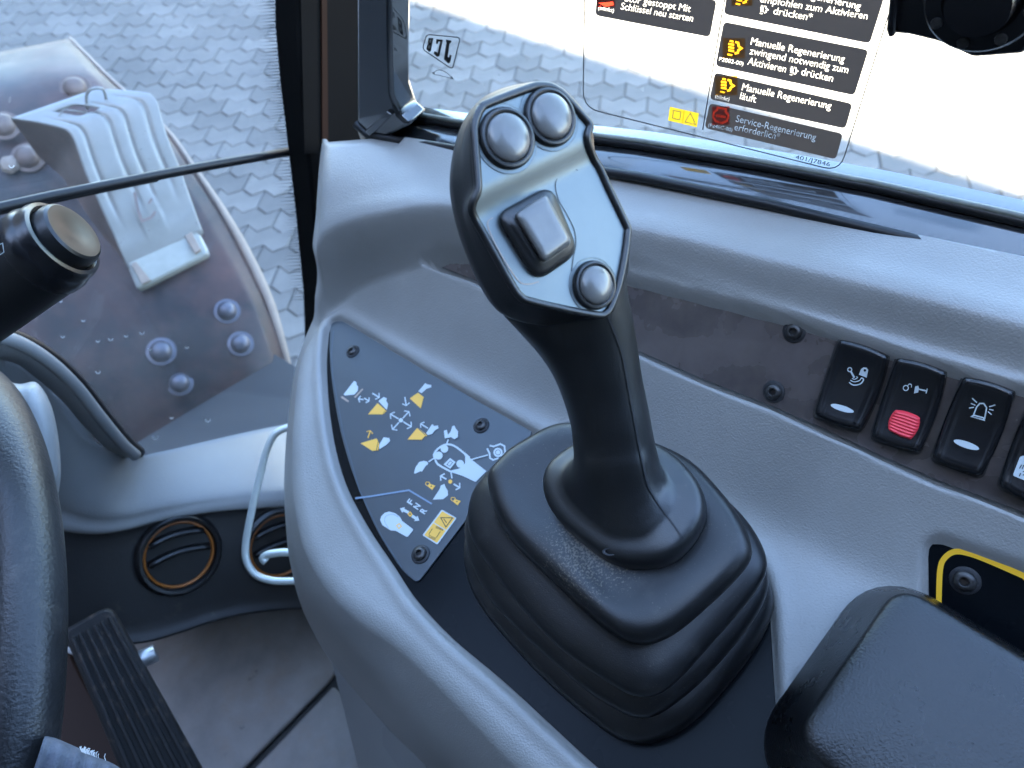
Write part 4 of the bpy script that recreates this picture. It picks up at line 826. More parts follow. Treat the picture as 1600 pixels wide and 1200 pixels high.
box([(1109, 161), (1317, 209), (1306, 249), (1101, 200)], [wl_('Service-Regenerierung', (797, 608), (1197, 702), 10.5), wl_('erforderlich*', (790, 650), (1015, 700), 10.5), wl_('(P246C-00)', (660, 632), (780, 658), 5.5, 0)], icons=ring_icon(ENG, 3.4) + [[X(*p) for p in [(702, 570), (748, 579), (746, 592), (700, 583)]]])
def wr(s, p0, p1, cap, m='label_white', lean=.24, bold=.02): lettering(s, PWS, X(*p0), X(*p1), (lean * cap, -cap), m, stick, bold=bold)
wr('401/J7846', (1095, 794), (1268, 832), 6.5, 'sticker_edge', bold=0)
lb = [X(470, 534), X(614, 566), X(604, 636), X(460, 602)]; decal('warning_label', PWS, lb, 'label_yellow', stick); pen('symbol', PWS, [X(541, 550), X(532, 618)], 1, 'label_amber', stick)
pen('symbol', PWS, [X(572, 566), X(598, 622), X(545, 610)], 1.2, 'tan', stick, closed=True); pen('symbol', PWS, [X(488, 552), X(525, 560), X(518, 600), X(482, 590)], 1.2, 'tan', stick, closed=True)

# ---- catch knob at the top right
PKN = Plane(WIp - RGT * .03, FWD, UP)
knob = thing('window_catch', 'black round window catch knob at the upper right corner', 'catch', PKN.px(1540, 15))
prism('mounting_bracket', PWI.pts([tuple(p) for p in roundp([np.array(p, float) for p in [(1396, -60), (1393, 52), (1420, 54), (1468, 66), (1520, 90), (1600, 84), (1650, -60)]], 8)], .006), RGT * .010, 'switch', knob, bevel=.002)
prism('clip_edge', PWI.pts([(1395, -60), (1384, 48), (1388, 60), (1397, 58), (1408, -60)], .010), RGT * .006, 'switch', knob, bevel=.001)
kc_ = PWI.px(1540, -8, .016); kr = np.linalg.norm(PWI.px(1540 + 98, -8 + 15, .016) - kc_)
lathe('knob', kc_, -RGT, [(kr * 1.0, -.010), (kr * 1.02, .000), (kr * .99, .0025), (kr * .93, .004), (kr * .66, .0042), (kr * .60, .003), (kr * .58, .002)], 'switch', knob, n=48)
lathe('knob_cap', kc_, -RGT, [(kr * .57, .001), (kr * .565, .008), (kr * .53, .0095), (kr * .3, .010), (kr * .05, .010)], 'switch', knob, n=40)
for ang in range(0, 360, 45): p = kc_ + kr * .80 * (math.cos(math.radians(ang)) * FWD + math.sin(math.radians(ang)) * UP) - RGT * .0042; lathe('rivet', p, -RGT, [(kr * .11, 0), (kr * .10, .0008), (kr * .02, .0012)], 'screw', knob, n=14)

# ================================================================== PILLAR, WINDSCREEN
PW = Plane(CAM + FWD * .56, RGT, UP)
PPI = Plane(CAM + FWD * .556, RGT, UP)
pil = thing('front_pillar', 'dark front corner pillar between windscreen and side window', 'pillar', PPI.px(500, 330))
prism('pillar_body', PPI.pts([(424, -260), (560, -260), (565, 250), (510, 340), (500, 560), (476, 560), (472, 450), (460, 330), (448, 228), (436, 130), (428, 40)]), -FWD * .03, 'pillar', pil, bevel=.003)
prism('pillar_glint', PPI.pts([(502, -260), (509, -260), (513, 240), (504, 240)], .032), FWD * .002, 'brown', pil)  # brown reflected glint on the pillar, put in as a coloured strip
prism('pillar_cover', PPI.pts([(464, -260), (492, -260), (498, 240), (476, 240)], .032), FWD * .001, 'pillar', pil)
ws = thing('windscreen', 'dusty two-pane windscreen with black seal at the front', 'windscreen', PW.px(300, 330))
tl_, tr_ = PW.px(-420, -560), PW.px(426, -260)
edgeR = [(430, 0), (436, 80), (442, 160), (452, 230)]
prism('upper_pane', [PW.px(-520, 440), PW.px(0, 322)] + PW.pts([(150, 288), (300, 260), (456, 234), (442, 120), (428, -20)]) + [PW.px(428, -20) + UP * .7 + RGT * .1, PW.px(-520, 440) + UP * .9], FWD * .005, 'glass', ws, smooth=False)
prism('lower_pane', [PW.px(-520, 446), PW.px(0, 329)] + PW.pts([(150, 295), (300, 267), (458, 240), (468, 350), (482, 500), (500, 700), (300, 740), (180, 770), (60, 640), (-300, 600)]), FWD * .005, 'glass', ws, smooth=False)
seal_px = [(-520, 442), (-200, 372), (0, 325), (80, 307), (160, 291), (240, 275), (320, 260), (400, 246), (458, 236)]
tube('pane_seal', [PW.px(x, y, .002) for x, y in seal_px], .0042, 'seal', ws, n=10)
tube('seal_lip', [PW.px(x, y + 5, .003) for x, y in [(-300, 398), (0, 326), (160, 292), (245, 275)]], .0022, 'seal', ws, n=8)
# dotted border printed on the glass edge: rows of small dots thinning inwards
dv, df_ = [], []
def dots():
    bl = [(428, -20), (432, 40), (438, 110), (445, 170), (453, 232), (462, 300), (470, 380), (479, 470)]
    bl = [np.array(p) for p in catmull(bl, 40, False)]; acc = 0.; last = bl[0]; row = 0
    for p in bl:
        acc += np.linalg.norm(p - last); last = p
        if acc < 3.9: continue
        acc = 0.; row += 1
        for c in range(8):
            x, y = p[0] - .4 - c * 3.6 - (1.8 if row % 2 else 0), p[1] + .25 * c; r = 1.5 - .14 * c
            if r < .3: continue
            b0 = len(dv)
            for a in range(6): dv.append(PW.px(x + r * math.cos(a * 1.0472), y + r * math.sin(a * 1.0472), .0006))
            df_.append([b0 + i for i in range(6)])
dots(); frit = mk('dotted_border', dv, df_, 'ink', ws, smooth=False); frit['kind'] = 'stuff'
# air bubbles / water marks on the glass
bm_v, bm_f = [], []
for x, y, r in [(98, 525, 2.6), (153, 532, 2.6), (173, 529, 3.2), (197, 524, 2.6), (222, 519, 3.4), (153, 580, 3.6), (234, 545, 2.4), (243, 682, 4.5), (325, 655, 4), (268, 652, 2.2), (18, 258, 4), (62, 470, 3), (130, 500, 2.5), (292, 542, 2.4), (95, 470, 2)]:
    V, Fc = stroke2([tuple(p) for p in disc(x, y, r, 10)][:6], 1.5); b0 = len(bm_v); bm_v += [PW.px(a, b, .0010) for a, b in V]; bm_f += [[i + b0 for i in f_] for f_ in Fc]
wmk = mk('water_marks', bm_v, bm_f, 'fray', ws, smooth=False); wmk['kind'] = 'stuff'

# ================================================================== FRONT COWL
NF = nrm(-FWD * .84 + UP * .54)
PF = Plane(PW.p - FWD * .02 + (PW.px(300, 800) - PW.p) * 0 + (CAM + (.50 / ray(300, 800).dot(FWD)) * ray(300, 800) - (PW.p - FWD * .02)), RGT, np.cross(NF, RGT))
if PF.n.dot(NF) < .99: PF.n = NF
cowl = thing('dashboard_cowl', 'grey moulded dash cowl below the windscreen with round air vents', 'dashboard', PF.px(300, 900))
PWc = Plane(CAM + FWD * .555, RGT, UP)
# cowl sections run from the glass edge, over the ledge, down the face to the floor
back = [(-60, 520), (0, 545), (40, 570), (90, 625), (130, 680), (200, 712), (250, 706), (320, 690), (400, 672), (462, 660), (560, 640)]
crest = [(-60, 700), (0, 735), (50, 770), (95, 800), (150, 815), (200, 812), (250, 800), (320, 787), (400, 778), (462, 775), (560, 770)]
brow = [(-60, 760), (0, 790), (50, 820), (95, 842), (150, 846), (200, 838), (250, 824), (320, 812), (400, 805), (462, 803), (560, 800)]
foot_ = [(-60, 1010), (0, 1010), (60, 1010), (120, 1010), (180, 1008), (230, 1004), (280, 990), (340, 970), (400, 958), (470, 952), (560, 950)]
def cp(L, pl, h=0.): return [pl.px(x, y, h) for x, y in L]
r0 = cp(back, PWc); r2 = cp(crest, PF, .006); r3 = cp(brow, PF, .0); r5 = cp(foot_, PF)
r1 = [a * .55 + b * .45 + UP * .004 for a, b in zip(r0, r2)]; r1b = [a * .12 + b * .88 + UP * .004 + NF * .001 for a, b in zip(r0, r2)]; r2b = [a * .5 + b * .5 + NF * .003 for a, b in zip(r2, r3)]
r4 = [a * .5 + b * .5 for a, b in zip(r3, r5)]; r4b = [a * .12 + b * .88 for a, b in zip(r3, r5)]; rm1 = [p - UP * .05 + FWD * .003 for p in r0]
crings = []
sec = [rm1, r0, r1, r1b, r2, r2b, r3, r4, r4b, r5, [p - UP * .05 + FWD * .05 for p in r5], [p - UP * .22 + FWD * .2 for p in r5]]
def dense(r): return catmull(r, 5, closed=False)
sec = [dense(r) for r in sec]
def interp(secs, n):
    arr = np.array(secs); out = []
    for i in range(len(arr) - 1):
        p0, p1, p2, p3 = arr[max(i - 1, 0)], arr[i], arr[i + 1], arr[min(i + 2, len(arr) - 1)]
        for t in np.arange(n) / n: out.append(.5 * (2 * p1 + (p2 - p0) * t + (2 * p0 - 5 * p1 + 4 * p2 - p3) * t * t + (3 * p1 - p0 - 3 * p2 + p3) * t ** 3))
    out.append(arr[-1]); return [list(r) for r in out]
cw = interp(sec[1:], 4)
loftm('cowl_shell', [sec[0], sec[1]] + cw[:19], 'grey2', cowl, cap=(False, False), closed=False)
lo_ = loftm('shaded_lower_face', cw[18:], 'cowl_shade', cowl, cap=(False, False), closed=False); lo_['label'] = 'lower cowl face with the air vents, shade put into its dark colour'
# raised column shroud at the left: a curved flange with a hollow inside
sh_o = catmull([(-40, 520), (20, 532), (70, 560), (115, 600), (155, 650), (190, 692), (212, 712)], 6, False)
sh_i = catmull([(-60, 560), (15, 565), (55, 590), (95, 625), (130, 665), (165, 700), (195, 716)], 6, False)
PSH = Plane(CAM + FWD * .535, RGT, UP)
tube('cowl_flange', [PSH.px(x, y) for x, y in sh_o], .0055, 'grey2', cowl, n=10)
loftm('cowl_hollow', [[PSH.px(x, y) for x, y in sh_o], [PSH.px(x, y) * .6 + PSH.px(x2, y2) * .4 - UP * .0 for (x, y), (x2, y2) in zip(sh_o, sh_i)], [PWc.px(x, y, .0) for x, y in sh_i]], 'grey2', cowl, cap=(False, False), closed=False)
tube('cowl_seal', [PWc.px(x + 6, y - 4, -.002) for x, y in sh_o], .006, 'seal', cowl, n=8)
col_px = [(30, 600), (60, 600), (85, 650), (95, 740), (80, 800), (40, 860), (-30, 900), (-60, 700), (-20, 600)]
PCO = Plane(CAM + .60 * ray(50, 720), Xi, Yi)
shr = catmull(col_px, 6)
loftm('column_shroud', [[PCO.px(x, y, -.10) for x, y in shr], [PCO.px(x, y, -.02) for x, y in shr], [PCO.px(*(np.array((20, 740)) + (np.array(p) - np.array((20, 740))) * .94), -.004) for p in shr], [PCO.px(*(np.array((20, 740)) + (np.array(p) - np.array((20, 740))) * .75), .004) for p in shr], [PCO.px(*(np.array((20, 740)) + (np.array(p) - np.array((20, 740))) * .3), .007) for p in shr]], 'grey2', cowl)
def vent(x, y, rpx):
    c = PF.px(x, y, .0015); r = np.linalg.norm(PF.px(x + rpx, y, .0015) - c)
    v = lathe('air_vent', c, NF, [(r * 1.14, -.004), (r * 1.12, .003), (r * 1.04, .0065), (r * .96, .0060), (r * .92, .003), (r * .90, -.012)], 'vent', cowl, n=48, cap=(False, False))
    lathe('vent_ring', c, NF, [(r * .92, .000), (r * .91, .0018), (r * .88, .0022), (r * .85, .001), (r * .84, -.016)], 'orange_ring', v, n=48, cap=(False, False))
    lathe('vent_barrel', c, NF, [(r * .83, .0004), (r * .4, -.0006), (r * .02, -.0006)], 'ink', v, n=32)
    for k in (-.04, .46):
        d = nrm(PF.px(330, 846) - PF.px(230, 878)); e_ = np.cross(NF, d); L_ = r * .80 * math.sqrt(1 - k * k)
        pts = [c + d * s * L_ + e_ * (k * r + .12 * r * (1 - s * s)) + NF * .003 for s in np.linspace(-1, 1, 9)]
        loftm('louvre', [[p + e_ * .0045 - NF * .003, p + e_ * .001 + NF * .003, p - e_ * .002 + NF * .003, p + e_ * .001 - NF * .003] for p in pts], 'vent', v)
vent(280, 866, 58); vent(438, 852, 50)
# wire bracket hanging beside the console
PWB = Plane(CAM + .74 * ray(420, 790), Xi, Yi)
wire = tube('wire_bracket', [PWB.px(x, y) for x, y in [(520, 655), (470, 664)] + [tuple(p) for p in catmull([(452, 667), (430, 678), (416, 705), (406, 745), (393, 800), (384, 850), (386, 878), (400, 898), (425, 907), (456, 908)], 6, False)] + [(520, 906)]], .0034, 'wire'); tag(wire, 'pale zinc wire bracket bent into a loop beside the console', 'bracket')
hk = tube('wire_hook', [PWB.px(x, y, .004) for x, y in [(520, 861), (456, 863)] + [tuple(p) for p in catmull([(440, 863), (420, 866), (411, 872), (416, 878)], 5, False)]], .0036, 'wire'); tag(hk, 'short bent wire hook in front of the right air vent', 'hook')

# ================================================================== FLOOR, PEDAL, CLOTH
def fz(x, y, z=FLOOR_Z): return hit(x, y, [0, 0, z], UP)
fl = mk('cab_floor', [CAM + FWD * a + RGT * b + UP * (FLOOR_Z - .012 - 2.2) for a, b in ((.9, -1.0), (.9, .34), (-.9, .34), (-.9, -1.0))], [[0, 1, 2, 3]], 'cabin', None, smooth=False); fl['kind'] = 'structure'
mat_px = [(-100, 1000), (120, 1000), (230, 985), (300, 975), (420, 950), (520, 950), (620, 1050), (560, 1240), (360, 1210)]
fm = prism('floor_mat', [fz(*p) for p in [(60, 1010), (230, 990), (300, 978), (380, 958), (470, 948), (540, 960), (560, 1000), (512, 1066), (380, 1200), (330, 1240), (100, 1300)]], -UP * .010, 'floor', None, bevel=.003); tag(fm, 'grey rubber floor mat at the foot of the console', 'floor mat')
fm2 = prism('floor_mat', [fz(*p) for p in [(520, 1072), (700, 1250), (420, 1400), (300, 1290), (392, 1206)]], -UP * .010, 'floor', None, bevel=.003); tag(fm2, 'lower strip of grey floor mat between pedal and pedestal, behind the dark joint', 'floor mat')
PPD = Plane(CAM + .80 * ray(200, 1060), Xi, Yi)
NP_ = nrm(-FWD * .55 + UP * .83); PPD = Plane(CAM + .80 * ray(200, 1060), RGT, np.cross(NP_, RGT)); PPD.n = NP_ if NP_.dot(CAM - PPD.p) > 0 else -NP_
ped = thing('accelerator_pedal', 'long black ribbed foot pedal with dried mud', 'pedal', PPD.px(200, 1060))
pp = [tuple(p) for p in roundp([np.array(p, float) for p in [(97, 986), (172, 944), (337, 1240), (212, 1262)]], [14, 22, 0, 0], 6)]
prism('pedal_plate', PPD.pts(pp), -NP_ * .014, 'pedal', ped, bevel=.003)
for k in range(6):
    u0 = .12 + k * .15
    for s0, s1 in ((.03, .98),):
        A0 = np.array((100, 992)); A1 = np.array((175, 950)); B0 = np.array((212, 1262)); B1 = np.array((337, 1240))
        q = lambda u, s: (A0 * (1 - u) + A1 * u) * (1 - s) + (B0 * (1 - u) + B1 * u) * s
        off = .03 if (k % 2 and s0 > .2) else 0
        prism('rib', PPD.pts([tuple(q(u0 - .038, s0 + off)), tuple(q(u0 + .038, s0 + off)), tuple(q(u0 + .038, s1)), tuple(q(u0 - .038, s1))], .0035), -NP_ * .0035, 'pedal', ped, bevel=.001)
pa, pb = PPD.px(200, 1040, -.012), PPD.px(243, 1020, -.012)
tube('pivot_pin', [pa, pb, pb + (pb - pa) * .02], [.0085, .0085, .007], 'pin', ped, n=18)
# brown housing behind the pedal
hs = prism('pedal_housing', [fz(x, y, FLOOR_Z + .03) for x, y in [(60, 1010), (110, 1020), (200, 1190), (240, 1300), (60, 1300)]], -UP * .03, 'brown', None, bevel=.004); tag(hs, 'rust brown plate on the floor left of the pedal', 'plate')
# cloth with a frayed edge
ce = [(70, 1150), (86, 1153), (110, 1163), (130, 1172), (150, 1182), (170, 1190), (185, 1198), (205, 1212), (225, 1232)]
PCL = Plane(CAM + .42 * ray(120, 1190), Xi, Yi)
cr = []
for dx, dy, dh in ((0, 0, -.012), (-.6, 1.5, -.004), (-3, 8, .002), (-8, 24, .006), (-20, 60, .008), (-40, 130, .004)):
    cr.append([PCL.px(x + dx, y + dy, dh + .0012 * math.sin(i * 1.3)) for i, (x, y) in enumerate(catmull(ce, 4, False))])
cl = loftm('cloth', cr, 'cloth', None, cap=(False, False), closed=False); tag(cl, 'blue grey woven cloth with a frayed white edge at the lower left', 'cloth')
fv_, ff_ = [], []
for k in range(46):
    x, y = 128 + abs(random.gauss(0, 1)) * 14, 0; x = min(x, 165); y = 1160 + (x - 100) * .36 + 3; a = random.uniform(-1.1, .5); L_ = random.uniform(3, 9)
    V, Fc = stroke2([(x, y + 2), (x + L_ * .5 * math.sin(a), y - L_ * .5 * math.cos(a)), (x + L_ * math.sin(a + .4), y - L_ * math.cos(a + .4))], 1.0); b0 = len(fv_); h_ = random.uniform(.0, .004)
    fv_ += [PCL.px(p[0], p[1], h_) for p in V]; ff_ += [[i + b0 for i in f_] for f_ in Fc]
fy = mk('frayed_threads', fv_, ff_, 'fray', cl, smooth=False); fy['kind'] = 'stuff'

# ================================================================== STEERING WHEEL, STALK
WC = np.array([-0.42, .145, 1.739]); WR = .205; WN = nrm([-.55, -.24, .80]); wu = nrm(np.cross(WN, [0, 0, 1.])); wv = np.cross(WN, wu)
sw = thing('steering_wheel', 'worn black steering wheel rim at the left edge', 'steering wheel', WC)
tube('rim', [WC + WR * (math.cos(a) * wu + math.sin(a) * wv) for a in np.arange(120) / 120 * 2 * math.pi], .0165, 'wheel', sw, closed=True, n=28)
lathe('hub', WC - WN * .03, WN, [(.05, -.02), (.052, .01), (.045, .02), (.01, .024)], 'wheel', sw, n=32)
for a in (0.3, 2.4, 4.5):
    d = math.cos(a) * wu + math.sin(a) * wv; tube('spoke', [WC - WN * .03 + d * .04, WC - WN * .02 + d * .12, WC + d * WR * .97], .010, 'wheel', sw, n=12)
CAPC = CAM + .42 * ray(84, 384); AX = nrm(Xi * .724 + Yi * .517 - (ray(84, 384)) * .22)
rs = .42 / F_PX * 58
stalk = thing('control_stalk', 'black ribbed control stalk with stepped round end button', 'stalk', CAPC)
n_r = 96; ringsS = []
for i, s in enumerate(np.linspace(-.30, -.006, 12)):
    ringsS.append([CAPC + AX * s + rs * (1 + (.013 if k % 2 else 0) - (.0)) * (math.cos(k / n_r * 2 * math.pi) * nrm(np.cross(AX, UP)) + math.sin(k / n_r * 2 * math.pi) * np.cross(AX, nrm(np.cross(AX, UP)))) for k in range(n_r)])
loftm('stalk_body', ringsS, 'vent', stalk, smooth='auto')
lathe('end_ring', CAPC, AX, [(rs * 1.0, -.010), (rs * 1.04, -.008), (rs * 1.04, -.003), (rs * .99, .000), (rs * .97, .001), (rs * .97, .004), (rs * .93, .0065), (rs * .84, .007), (rs * .78, .006), (rs * .75, .003)], 'switch', stalk, n=64)
lathe('end_button', CAPC, AX, [(rs * .76, .002), (rs * .755, .010), (rs * .72, .0125), (rs * .66, .0135), (rs * .5, .0135), (rs * .3, .0125), (rs * .04, .012)], 'vent', stalk, n=64)
PST = Plane(CAPC - AX * .03 + nrm(-ray(20, 400)) * rs * .98, AX, np.cross(AX, -ray(20, 400)))
pen('symbol', PST, [(-8, 385), (4, 380), (6, 394), (-6, 402)], 1.5, 'white_print', stalk, h=.002)

# ================================================================== MUDGUARD, CHOCK
NFE = nrm(-ray(250, 450) * .75 + UP * .55 - FWD * .05)
PFE = Plane(CAM + 1.32 * ray(250, 500), RGT, np.cross(NFE, RGT)); PFE.n = NFE if NFE.dot(CAM - PFE.p) > 0 else -NFE
fen = thing('mudguard', 'dark mud-streaked front wheel mudguard with tan edge beyond the windscreen', 'mudguard', PFE.px(250, 500))
right_e = [(110, 60), (140, 90), (175, 125), (258, 200), (300, 258), (345, 325), (385, 395), (420, 470), (442, 540), (455, 590)]
left_e = [(-160, 112), (-200, 150), (-220, 210), (-240, 300), (-250, 390), (-240, 480), (-180, 560), (-60, 640), (60, 720), (180, 760)]
fh = [-.20, -.12, -.07, -.03, -.01, 0., 0., 0., -.01, -.03]
rows = []
for (xr, yr), (xl, yl), h in zip(right_e, left_e, fh):
    rows.append([PFE.px(xr + (xl - xr) * t, yr + (yl - yr) * t, h + .03 * (0 if t > .06 else -(1 - t / .06))) for t in (0, .02, .04, .06, .2, .35, .5, .65, .8, 1)])
rows = interp(rows, 4)
last = [PFE.px(x, y, -.05) for x, y in [(452, 600), (444, 605), (436, 612), (428, 618), (385, 655), (340, 690), (300, 715), (260, 730), (220, 745), (190, 780)]]
rows = rows + [[a * .5 + b * .5 for a, b in zip(rows[-1], last)], last]
pan = loftm('mudguard_panel', rows, 'fender', fen, cap=(False, False), closed=False); so_ = pan.modifiers.new('thick', 'SOLIDIFY'); so_.thickness = .006; so_.offset = -1
trp = interp([[r[0]] for r in rows], 1); tube('edge_trim', [r[0] for r in rows], [.0032 + .006 * math.exp(-((i - 26) / 9) ** 2) for i in range(len(rows))], 'trim', fen, n=8)
for x, y, hh, s in ((355, 486, 0, 1), (376, 537, 0, 1), (252, 549, 0, 1.1), (281, 598, -.01, 1.0), (6, 196, -.03, 1.2), (44, 246, -.02, 1.2), (118, 138, -.07, 1.2)):
    c = PFE.px(x, y, hh + .0015); lathe('bolt', c, NFE, [(.021 * s, -.001), (.0205 * s, .0008), (.019 * s, .001), (.0175 * s, .001), (.0155 * s, .002), (.0150 * s, .006), (.012 * s, .011), (.007 * s, .0145), (.0005, .0155)], 'bolt' if y > 300 else 'galv_dark', fen, n=28)
lathe('mud_clod', PFE.px(15, 257, -.015), NFE, [(.016, 0), (.012, .006), (.003, .009)], 'trim', fen, n=7)
ck = thing('wheel_chock', 'galvanised sheet steel wheel chock stowed on the dark mudguard', 'wheel chock', PFE.px(260, 350))
def ch(L): return [PFE.px(x, y, h) for x, y, h in L]
edgeA = [(18, 187, .080), (60, 193, .088), (98, 202, .096), (106, 206, .097), (114, 216, .095), (120, 232, .091), (135, 275, .078), (160, 330, .06), (185, 385, .04), (200, 420, .025)]
edgeB = [(150, 141, .080), (195, 143, .088), (230, 147, .096), (238, 150, .097), (246, 160, .095), (250, 174, .091), (262, 215, .078), (283, 268, .06), (303, 325, .04), (318, 365, .025)]
a_, b_ = catmull(ch(edgeA), 3, False), catmull(ch(edgeB), 3, False)
nseg = 40; V = []; Fc = []
grooves = [.13, .42, .60, .84]
for i, (p, q) in enumerate(zip(a_, b_)):
    for j in range(nseg + 1):
        t = j / nseg; g = sum(math.exp(-((t - c) / .022) ** 2) for c in grooves) if 6 <= i < 22 else (.5 * sum(math.exp(-((t - c) / .02) ** 2) for c in grooves) if i < 6 and i > 3 else 0)
        g2 = math.exp(-((i - 20.5) / .8) ** 2) * .8 + (.7 * math.exp(-((i - 23) / .7) ** 2) if (t < .33 or t > .62) else 0)
        V.append(p * (1 - t) + q * t - NFE * .005 * (g + g2))
k = nseg + 1
for i in range(len(a_) - 1):
    for j in range(nseg):
        if 2 <= i <= 4 and 11 <= j <= 20: continue          # carrying hole in the top
        Fc.append([i * k + j, i * k + j + 1, (i + 1) * k + j + 1, (i + 1) * k + j])
sht = mk('chock_sheet', V, Fc, 'galv', ck); so_ = sht.modifiers.new('thick', 'SOLIDIFY'); so_.thickness = .003; so_.offset = -1
side = ch(edgeA)[:]; base_ = [PFE.px(x, y, -.005) for x, y in [(60, 245), (80, 262), (100, 280), (106, 290), (114, 300), (122, 312), (138, 340), (160, 372), (185, 402), (200, 425)]]
loftm('chock_side', [side, [a * .5 + b * .5 - NFE * .012 for a, b in zip(side, base_)], base_], 'galv_dark', ck, cap=(False, False), closed=False)
ft = [PFE.px(x, y, h) for x, y, h in [(196, 408, .032), (306, 352, .032), (328, 396, .022), (214, 453, .022)]]
prism('chock_foot', roundp(ft, .008), -NFE * .02, 'galv_white', ck, bevel=.004)
for L_ in ([(204, 412), (212, 408), (236, 438), (222, 444)], [(288, 368), (299, 362), (314, 390), (305, 396)]): prism('foot_rib', [PFE.px(x, y, .033) for x, y in L_], -NFE * .006, 'trim', ck, bevel=.001)
pen('symbol', PFE, [(210, 300), (216, 330), (222, 345), (236, 340), (243, 330)], 4.5, 'galv_dark', ck, h=.066); pen('symbol', PFE, [(232, 318), (238, 310)], 4, 'galv_dark', ck, h=.066)
lp = ch([(137, 170, .082), (135, 150, .10), (142, 140, .11), (158, 138, .11), (164, 146, .10), (167, 164, .085)]); tube('chock_handle', catmull(lp, 5, False), .0022, 'galv', ck, n=8)
tube('hole_rim', [PFE.px(x, y, .092) for x, y in [(92, 180), (100, 171), (136, 176), (132, 181), (98, 184)]], .0012, 'galv', ck, closed=True, n=6)

# ================================================================== CAB BODY AROUND (needed for its shade)
def slab(name, a0, a1, b0, b1, z0, z1, m, parent=None, bevel=.01):
    return prism(name, [CAM + FWD * a + RGT * b + UP * (z0 - 2.2) for a, b in ((a0, b0), (a1, b0), (a1, b1), (a0, b1))], UP * (z1 - z0), m, parent, bevel=bevel)
roof = thing('cab_roof', 'dark cab roof with a large glazed hatch overhead', 'roof', CAM + UP * .7)
for a0, a1, b0, b1 in ((.57, .60, -1.15, .36), (-1.15, -.62, -1.15, .36), (-.62, .57, -1.15, -.25), (-.62, .57, .34, .36)): slab('roof_panel', a0, a1, b0, b1, 2.86, 2.98, 'cabin', roof, .01)
slab('roof_glass', -.62, .57, -.25, .34, 2.90, 2.905, 'glass_side', roof, 0)
lw = slab('cab_side_block_wall', -.9, .5, -1.1, -1.06, 1.20, 2.84, 'cabin'); tag(lw, 'cab side wall on the operator door side, closed to the roof to block light', 'wall')  # upper part added to block light from the left
rw = slab('cab_rear_block_wall', -.98, -.94, -1.05, .33, 1.20, 2.80, 'cabin'); tag(rw, 'rear cab wall behind the seat, closed to the roof to block light', 'wall')  # upper part added to block light from behind
for a, b, lb in ((-.9, .36, 'rear cab post on the console side'), (-.9, -1.07, 'rear cab post on the door side'), (.52, -1.07, 'front cab post on the door side')):
    p = slab('cab_post', a - .03, a + .03, b - .03, b + .03, 1.75, 2.86, 'pillar'); tag(p, lb, 'post')
sw_ = slab('outer_side_panel', -.9, .5, .345, .36, 1.1, 1.70, 'pillar', None, .004); tag(sw_, 'lower outside panel under the side window', 'panel')

# ================================================================== GROUND
gr = mk('ground', [(-400, -400, -.006), (400, -400, -.006), (400, 400, -.006), (-400, 400, -.006)], [[0, 1, 2, 3]], 'sand', None, smooth=False); gr['kind'] = 'structure'
gl_, gw = .225, .1125; ang = math.atan2(-.436, 1.1216) + math.radians(6); gu = np.array([math.cos(ang), math.sin(ang), 0]); gv = np.array([-gu[1], gu[0], 0])
def zig(u): return .018 * (2 * abs(((u / (gl_ / 2)) % 1) - .5) - .5) * 2
us = np.array([-.5, -.25, 0, .25, .5]) * (gl_ - .006)
top = [(u, -gw / 2 + .003 + zig(u / (gl_ - .006) * gl_)) for u in us] + [(u, gw / 2 - .003 + zig(u / (gl_ - .006) * gl_)) for u in us[::-1]]
def pav(sx, h): return [((u * sx), (v * sx), h) for u, v in top]
pv = [Vector(p) for p in pav(1, -.03) + pav(1, -.004) + pav(.965, 0)]
pv = [gu * p[0] + gv * p[1] + UP * p[2] for p in pv]; kk_ = len(top)
pf = [[i + s * kk_, (i + 1) % kk_ + s * kk_, (i + 1) % kk_ + (s + 1) * kk_, i + (s + 1) * kk_] for s in (0, 1) for i in range(kk_)] + [[2 * kk_ + i for i in range(kk_)]]
spots = []
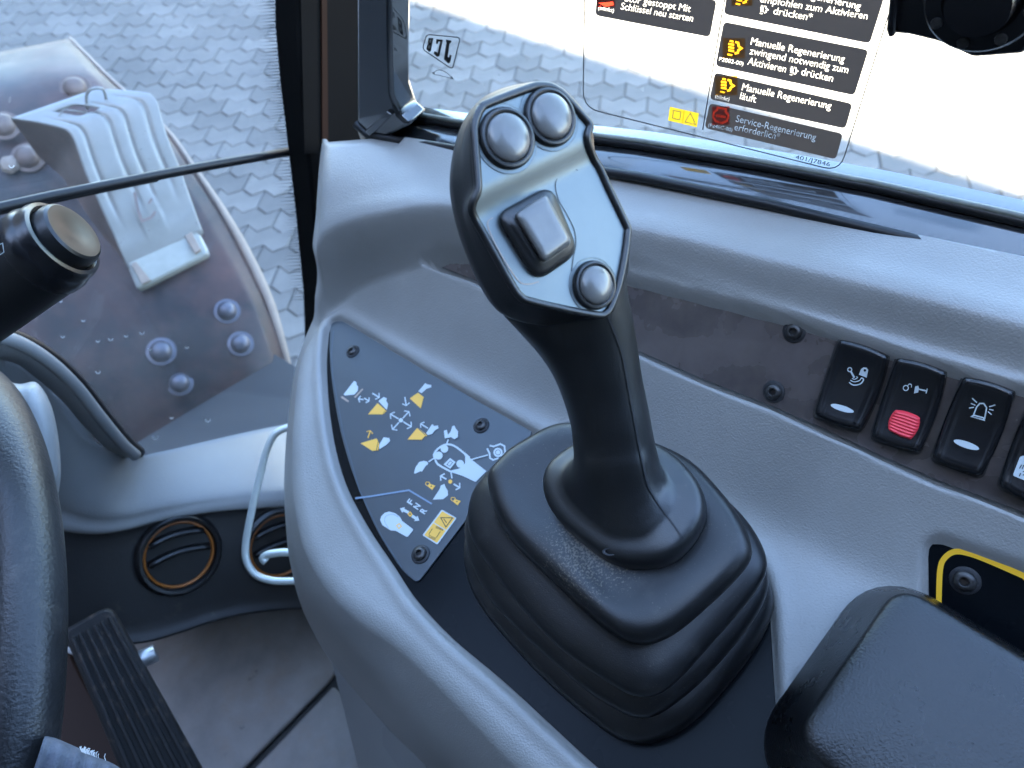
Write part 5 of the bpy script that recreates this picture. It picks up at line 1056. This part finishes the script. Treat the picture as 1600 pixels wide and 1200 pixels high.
for i in range(-60, 61):
    for j in range(-70, 71):
        c = gu * (i + (.5 if j % 2 else 0)) * gl_ + gv * j * gw + np.array([-.6, 3.4, 0])
        d = MC.T @ (c - CAM); 
        if d[2] > -.3: continue
        x, y = 800 + F_PX * d[0] / -d[2], 600 - F_PX * d[1] / -d[2]
        if -150 < x < 1750 and -160 < y < 760: spots.append((np.linalg.norm(c - CAM), c, x, y))
spots.sort(key=lambda s: s[0])
vis = [s for s in spots if (s[2] < 470 and -10 < s[3] < 700) or (s[2] > 600 and -10 < s[3] < 360)]
near = vis[:300]; nid = {id(s) for s in near}
proto = None
for s in near:
    c = s[1] + UP * random.uniform(-.002, .002)
    if proto is None:
        proto = mk('paver', [p for p in pv], pf, 'paver', gr, smooth=False); off = LOC[proto.name].copy()
    else:
        proto_c = bpy.data.objects.new('paver', proto.data); COL.objects.link(proto_c); proto_c.parent = gr
    o = proto if s is near[0] else proto_c
    o.location = c + off - LOC[gr.name]; o.rotation_euler = (random.uniform(-.012, .012), random.uniform(-.012, .012), random.choice((0, 0)))
fv_, ff_ = [], []
for s in spots:
    if id(s) in nid: continue
    b0 = len(fv_); dz = UP * random.uniform(-.002, .002); fv_ += [p + s[1] + dz for p in pv]; ff_ += [[i + b0 for i in f_] for f_ in pf]
far = mk('paver_field', fv_, ff_, 'paver', gr, smooth=False); far['kind'] = 'stuff'
# unseen hall added on the sunny side: its shade covers the machine up to 2.8 m to the right
hh_ = (3.06 + 5.0) * math.tan(SUN_EL) / .9928
hall = thing('added_shade_hall', 'tall unseen hall added on the far side to shade the machine', 'shade building', CAM - RGT * 5 - UP * 2.2)
slab('shade_hall_wall', -45, 60, -5.4, -5.0, 0, hh_ - .02, 'hall', hall, .02); slab('shade_hall_roof', -45, 60, -11, -5.0, hh_ - .018, hh_, 'hall', hall, .0)
slab('shade_hall_wing', 8, 22, -4.99, 1.5, 0, hh_ - .03, 'hall', hall, .02)  # unseen wing added to hold back sky light from the front
for a in range(-12, 7, 6): slab('shade_hall_door', a, a + 3.6, -4.999, -4.95, 0, 4.0, 'cabin', hall, .01)
